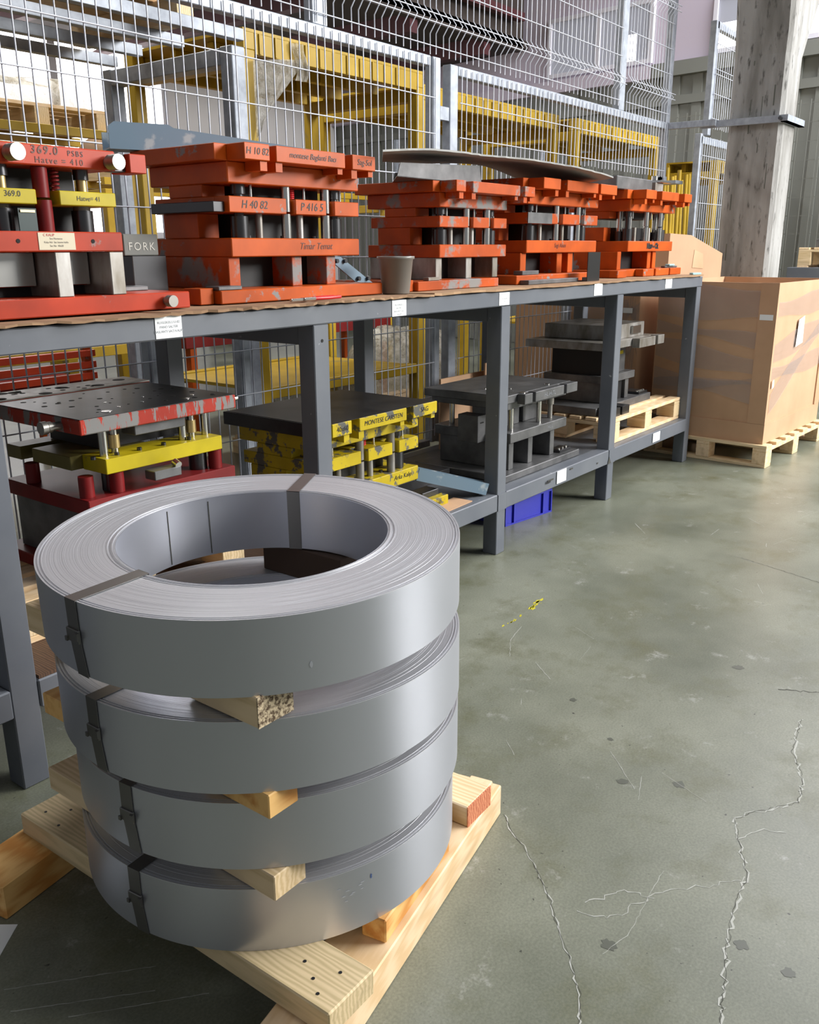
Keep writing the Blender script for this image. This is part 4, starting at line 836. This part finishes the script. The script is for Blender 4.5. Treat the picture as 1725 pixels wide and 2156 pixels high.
# ------------------------------------------------------------------ pallet under the coils
pl = thing('wooden_pallet', 'rough pale timber pallet under the coil stack', 'pallet', (0, 0, 0.0003))
U = R(11.3)
def beam(name, mat, cx, cy, L, Wd, z0, z1, ang, bev=0.003):
    o = MB().box((-L/2, -Wd/2, 0), (L/2, Wd/2, z1-z0), bev).obj(name, mat, pl); o.location = (cx, cy, z0); o.rotation_euler = (0, 0, ang); return o
beam('skid', 'pine_x', 1.194, -1.115, 1.0, 0.13, 0, 0.085, U)
beam('skid', 'pine_orange', 1.14, -0.285, 0.87, 0.13, 0, 0.085, R(10))
beam('plank', 'pine_old', 0.922, -0.765, 0.125, 0.96, 0.0853, 0.1395, R(1.0))
beam('plank', 'pine_y', 1.53, -0.64, 0.11, 0.93, 0.0853, 0.1395, R(3))
beam('wood_end', 'pine_red', 1.5545, -1.1055, 0.108, 0.003, 0.0856, 0.1390, R(3), 0)
beam('batten', 'pine_orange', 1.245, -1.128, 0.31, 0.055, 0.0853, 0.1395, U)
beam('batten', 'pine_x', 1.635, -1.05, 0.05, 0.06, 0.0853, 0.112, U)
for x, y in ((0.89, -0.33), (0.93, -0.37), (0.88, -0.40), (0.92, -0.45), (0.91, -1.17), (0.95, -1.20), (0.93, -1.13), (0.89, -1.20)): MB().tube((x, y, 0.1395), (x, y, 0.1402), 0.0035, 8).obj('nail', 'bush', pl)
o = tag(MB().box((0, 0, 0), (0.21, 0.148, 0.0008)).obj('paper_sheet', 'paper'), 'white paper sheet on the floor at lower left corner', 'paper'); o.location = (0.565, -0.585, 0.0006); o.rotation_euler = (0, 0, R(38))

# ------------------------------------------------------------------ cartons
def film_strips(t, W, H, side, seq):
    """thin film bands on front (-x side face 'x') or right (-y face 'y')"""
    for (a0, z0a, a1, z0b, hgt) in seq:
        def fn(u, v):
            a = a0+(a1-a0)*u; z = z0a+(z0b-z0a)*u+hgt*v+0.018*math.sin(6*u+9*a0+17*z0a+2.5*v); d = -0.004-0.003*abs(math.sin(13*u+5*v))-0.002*math.sin(31*v)
            return (d, a, z) if side == 'x' else (a, d, z)
        MB().grid(fn, 22, 8).obj('stretch_film', 'film', t)
ct = thing('cardboard_carton', 'large open brown carton wrapped in film on a pallet', 'carton', (5.95, -0.45, 0.150), R(-3))
W_, D2, H2 = 1.12, 0.80, 1.03
mb = MB(); mb.box((0, 0, 0), (0.012, D2, H2)); mb.box((W_-0.012, 0, 0), (W_, D2, H2)); mb.box((0.012, 0, 0), (W_-0.012, 0.012, H2)); mb.box((0.012, D2-0.012, 0), (W_-0.012, D2, H2)); mb.box((0.012, 0.012, 0.0), (W_-0.012, D2-0.012, 0.012))
mb.obj('body', 'card', ct)
mb = MB(); mb.box((-0.010, -0.010, 0), (-0.0005, D2*0.98, 0.13)); mb.box((-0.0005, -0.010, 0), (W_, -0.0005, 0.13)); mb.obj('tray_lip', 'card', ct)
mb = MB(); mb.box((-0.009, -0.009, 0.131), (-0.0006, 0.105, H2+0.002)); mb.box((-0.0006, -0.009, 0.131), (0.02, -0.0006, H2+0.002)); mb.obj('corner_guard', 'card', ct)
mb = MB(); mb.box((W_-0.1, -0.009, 0.131), (W_+0.006, -0.0006, H2-0.01)); mb.obj('corner_guard', 'card', ct)
film_strips(ct, W_, H2, 'x', [(0.0, 0.80, 0.79, 0.80, 0.20), (0.0, 0.62, 0.79, 0.70, 0.07), (0.0, 0.42, 0.79, 0.52, 0.13), (0.0, 0.26, 0.79, 0.34, 0.11), (0.0, 0.38, 0.79, 0.30, 0.06)])
film_strips(ct, W_, H2, 'y', [(0, 0.80, 1.1, 0.84, 0.12), (0, 0.52, 1.1, 0.66, 0.13), (0, 0.40, 1.1, 0.44, 0.10), (0.05, 0.2, 1.1, 0.72, 0.12)])

box('tape', 'paper', ct, -0.0105, -0.0092, 0.01, 0.095, 0.80, 0.835, 0)
mb = MB(); mb.prism([(0.42, 0.60), (0.56, 0.62), (0.55, 0.80), (0.44, 0.78)], 'y', -0.0130, -0.0115).obj('label_sheet', 'paper', ct)
MB().prism([(0.045, 0.36), (0.08, 0.37), (0.07, 0.42), (0.05, 0.41)], 'y', -0.0130, -0.0115).obj('label_sheet', 'paper', ct)
def feet_pallet(label, loc, rz, L, D):
    t = thing('wooden_pallet', label, 'pallet', loc, rz); H = 0.149

    for i in range(7): x = (L-0.1)*i/6; box('deck_board', 'pine_y', t, x, x+0.1, 0, D, H-0.02, H, 0.002)
    for j in range(3): y = (D-0.09)*j/2; box('stringer_board', 'pine_x', t, 0, L, y, y+0.09, H-0.042, H-0.0205, 0.002)
    for i in range(3):
        for j in range(3):
            x, y = (L-0.11)*i/2, (D-0.09)*j/2; box('block', 'pine_x', t, x, x+0.11, y, y+0.09, 0.0205, H-0.0425, 0.002)
    for i in range(3): x = (L-0.11)*i/2; box('bottom_board', 'pine_y', t, x-0.0, x+0.11, 0, D, 0, 0.020, 0.002)
    return t
feet_pallet('wooden pallet on the floor under the open wrapped carton', (5.90, -0.50, 0.0003), R(-3), 1.2, 0.86)
c2 = thing('cardboard_carton', 'second brown carton behind the bench end, dark side seen through it', 'carton', (5.95, 0.46, 0.02), 0)
box('body', 'card', c2, 0, 1.35, 0, 1.0, 0, 1.13, 0.006); MB().box((-0.006, 0.0, 0.0), (-0.001, 0.09, 1.12)).obj('corner_guard', 'card', c2)
film_strips(c2, 1, 1, 'x', [(0, 0.3, 0.5, 0.4, 0.7), (0.02, 0.1, 0.09, 0.1, 0.95)])
box('tape', 'paper', c2, -0.0105, -0.0092, 0.05, 0.12, 0.94, 0.975, 0)
box('skid', 'pine_x', c2, 0.0, 1.35, 0.0, 0.1, -0.0195, -0.0005); box('skid', 'pine_x', c2, 0.0, 1.35, 0.9, 1.0, -0.0195, -0.0005)
tb = thing('cardboard_box', 'tan closed cardboard box with sloping dented top by the column', 'box', (6.42, 0.47, 1.1505), R(-4))
vs = [(0, 0, 0), (0.95, 0, 0), (0.95, 0.6, 0), (0, 0.6, 0), (0, 0, 0.345), (0.35, 0, 0.335), (0.95, 0, 0.20), (0.95, 0.6, 0.24), (0.35, 0.6, 0.33), (0, 0.6, 0.325), (0.35, 0, 0), (0.35, 0.6, 0)]
mb = MB(); mb.add(vs, [(0, 3, 11, 10), (10, 11, 2, 1), (0, 10, 5, 4), (10, 1, 6, 5), (1, 2, 7, 6), (2, 11, 8, 7), (11, 3, 9, 8), (3, 0, 4, 9), (4, 5, 8, 9), (5, 6, 7, 8)]); mb.obj('body', 'card_tan', tb)
MB().prism([(0.40, 0.10), (0.60, 0.09), (0.58, 0.20), (0.42, 0.23)], 'y', -0.003, -0.001).obj('label_sheet', 'card', tb)

# ------------------------------------------------------------------ racks and goods behind the fence
def steel_rack(name, label, loc, L, D, H, mat='rack_yellow', w_=0.08, beams=4, ribs=True, low=0.70, group=None):
    t = thing(name, label, 'rack', loc, 0, group)
    for x in (0, L-w_):
        for y in (0, D-w_): box('post', mat, t, x, x+w_, y, y+w_, 0, H-0.085, 0.004)
    for x in (0, L-w_): box('end_beam', mat, t, x, x+w_, w_+0.001, D-w_-0.001, H-0.17, H-0.09, 0.004)
    for k in range(beams):
        y = (D-0.05)*k/(beams-1)
        mb = MB(); hh = 0.105 if ribs else 0.055; mb.box((0 if k in (0, beams-1) and not ribs else w_+0.001, y, H-hh), (L if k in (0, beams-1) and not ribs else L-w_-0.001, y+0.05, H), 0.002)
        if ribs:
            for i in range(int((L-0.2)/0.12)): mb.box((0.11+i*0.12, y-0.010, H-hh+0.004), (0.122+i*0.12, y-0.0005, H-0.002))
        mb.obj('long_beam', mat, t)
    if ribs:
        box('deck', mat, t, 0, L, 0.0, D, H+0.0005, H+0.016, 0)
        for x in (0, L-w_):
            for y in (0, D-w_): box('post_cap', mat, t, x, x+w_, y, y+w_, H-0.0845, H, 0.002)
    if low:
        deep = 'deep' in label or 'low' in label
        for y in (0, D-w_): box('low_beam', mat, t, w_+0.001, L-w_-0.001, y+0.005, y+w_-0.01, low-0.07, low, 0.003)
        if deep: box('low_shelf', mat, t, w_, L-w_, w_+0.001, D-w_-0.001, low-0.03, low-0.01, 0)
    return t
steel_rack('steel_rack', 'nearest yellow steel rack behind the fence with a ribbed deck', (3.62, 1.80, 0), 1.62, 1.05, 2.52, low=0.60)
steel_rack('steel_rack', 'second yellow steel rack behind the fence, farther right', (5.45, 2.0, 0), 2.05, 1.0, 2.50, low=0)
steel_rack('steel_rack', 'third yellow steel rack, farthest along the fence', (7.75, 1.95, 0), 1.9, 1.0, 2.50)
steel_rack('steel_rack', 'bare galvanised steel frame rack at the upper left behind the fence', (-0.4, 1.62, 0), 3.86, 1.12, 2.475, 'galv', 0.09, 4, False, 0)
steel_rack('steel_rack', 'low yellow rack at the far left carrying loaded pallets', (0.6, 3.45, 0), 3.5, 1.1, 2.17, 'rack_yellow', 0.09, 3, False, 0.75)
box('label_sheet', 'paper', [o for o in bpy.data.objects if o.get('label', '').startswith('low yellow rack')][0], 2.15, 2.30, -0.002, -0.0005, 2.095, 2.155, 0)
steel_rack('steel_rack', 'yellow rack deep behind the others with pallets at floor level', (4.4, 4.3, 0), 3.6, 1.1, 1.95, 'rack_yellow', 0.09, 3, False, 0.65)
def goods_pallet(label, loc, L=1.0, D=0.7, h=0.22, mat='card_tan', film=True, rz=0.0):
    t = thing('loaded_pallet', label, 'pallet', loc, rz)
    for i in range(5): box('deck_board', 'pine_x', t, 0, L, i*D/5, i*D/5+D/5*0.8, 0.11, 0.13, 0)
    for i in range(3): box('stringer', 'pine_y', t, i*(L-0.1)/2, i*(L-0.1)/2+0.1, 0, D, 0.0, 0.109, 0)
    rnd = random.Random(label)
    def fn(u, v):
        a = 2*math.pi*u; rx, ry = L*0.46, D*0.46; ph = math.pi*0.5*v; k = 0.35
        c_, s_ = math.cos(a), math.sin(a); q = (abs(c_)**4+abs(s_)**4)**-0.25
        fall = (1-v**5)
        return (L/2+rx*c_*q*fall, D/2+ry*s_*q*fall, 0.131+h*min(1, v*1.25)*(0.9+0.08*math.sin(5*a)+0.05*math.sin(11*a+3)))
    MB().grid(fn, 36, 9).obj('wrapped_goods', mat, t)
    return t
goods_pallet('pallet of wrapped tan goods on the low yellow rack, far left', (1.75, 3.52, 2.172), 1.0, 0.8, 0.26, 'card_tan')
goods_pallet('pallet of film wrapped goods on the low yellow rack, beside the post', (2.95, 3.52, 2.172), 1.0, 0.8, 0.2, 'film_heavy')
goods_pallet('pallet seen from below on top of the galvanised rack, upper left', (1.35, 1.75, 2.476), 1.9, 0.9, 0.15, 'card')
goods_pallet('pallet of tan goods on the deep yellow rack', (4.6, 4.4, 1.952), 1.0, 0.8, 0.25, 'card_tan')
goods_pallet('pallet of wrapped goods at knee height behind the first bay', (1.3, 3.55, 0.752), 1.0, 0.8, 0.3, 'film_heavy')
goods_pallet('pallet with tan bundle seen behind the second bay', (4.7, 4.4, 0.652), 1.0, 0.8, 0.30, 'card_tan')
goods_pallet('pallet with pale bundle seen between the second and third bay', (6.0, 4.4, 0.652), 1.0, 0.8, 0.34, 'film_heavy')
goods_pallet('floor pallet with crumpled film bundle behind the yellow die', (4.15, 2.0, 0.0003), 0.95, 0.7, 0.42, 'film_heavy')
goods_pallet('floor pallet with a humped film wrapped bundle behind the third bay', (5.5, 2.25, 0.0003), 1.1, 0.8, 0.62, 'film_heavy')
t = thing('steel_bin', 'orange red slatted steel bin behind the first bay', 'bin', (2.55, 2.9, 0.0003))
for k in range(3): box('slat', 'red', t, 0, 0.7, 0, 0.04, 0.62+0.07*k, 0.66+0.07*k)
for x in (0, 0.65): box('post', 'orange', t, x, x+0.05, 0.041, 0.09, 0, 1.05)
box('tray', 'dark_red', t, 0, 0.7, 0.0905, 0.7, 0.58, 0.62)
for x in (0.0, 0.65): box('post', 'orange', t, x, x+0.05, 0.65, 0.7, 0, 0.579)
t = thing('steel_bin', 'long red steel trough behind the second bay', 'bin', (4.2, 3.2, 0.0003)); box('tray', 'dark_red', t, 0, 2.4, 0, 0.6, 0.70, 0.80)
for x in (0.05, 2.3): box('leg', 'orange', t, x, x+0.06, 0.02, 0.08, 0, 0.699); box('leg', 'orange', t, x, x+0.06, 0.5, 0.56, 0, 0.699)
steel_rack('steel_rack', 'narrow yellow rack seen through the mesh left of the column', (9.75, 1.35, 0), 0.95, 0.6, 2.25, low=0.5)
t = thing('hanging_film', 'torn clear plastic sheet hanging from the yellow rack beam', 'plastic sheet', (3.60, 1.765, 2.08))
MB().grid(lambda u, v: ((0.06+0.42*u*(0.12+0.88*v)), 0.012*math.sin(9*u)+0.01, 0.30*v+0.06*u*v-0.12*(1-v)*(1-u)), 16, 12).obj('sheet', 'film_heavy', t)
MB().grid(lambda u, v: (0.38+0.10*u+0.02*math.sin(5*v), 0.012*math.sin(14*u)+0.008, 0.24+0.19*v), 12, 8).obj('strip', 'film_heavy', t)
# bundle of yellow rods in the gap left of the column
t = thing('rod_bundle', 'bundle of upright yellow bars leaning in the gap before the column', 'bars', (8.75, 1.50, 0.0003))
for k in range(9): MB().path([(k*0.095, 0.03*math.sin(k*2), 0), (k*0.095+0.03*math.sin(k), 0.02, 1.1), (k*0.095-0.02*math.cos(k*3), 0.05, 2.1+0.05*math.sin(k*4))], 0.022, 8).obj('bar', 'rack_yellow', t)
# second bench beyond the column
b2 = thing('workbench', 'second grey workbench beyond the column at right edge', 'workbench', (9.6, -0.40, 0), 0)
box('top_rail', 'bench', b2, 0, 0.95, 0, 0.9, 1.08, 1.20)
for x in (0, 0.87):
    for y in (0, 0.82): box('leg', 'bench', b2, x, x+0.08, y, y+0.08, 0, 1.0795)
box('shelf_plate', 'bench', b2, 0.081, 0.869, 0.0, 0.9, 0.3, 0.36); box('label_sheet', 'paper', b2, -0.003, -0.001, 0.05, 0.12, 1.10, 1.19, 0)
pallet('wooden_pallet', 'pale pallet on the far bench at the right edge', (9.65, -0.38, 1.2005), 0, 0.84, 0.8, 0.19, 6)
t = thing('press_die', 'dark press die on the far bench right of the column', 'press die', (9.7, -0.32, 1.391))
box('base_plate', 'grey_steel', t, 0, 0.7, 0, 0.6, 0, 0.08); box('upper_plate', 'grey_steel', t, 0, 0.7, 0, 0.6, 0.30, 0.37); box('punch_block', 'void', t, 0.1, 0.6, 0.1, 0.5, 0.0805, 0.2995, 0)
for y in (0.06, 0.2, 0.5): cyl('guide_post', 'chrome', t, 0.05, y, 0.025, 0.0805, 0.2995)
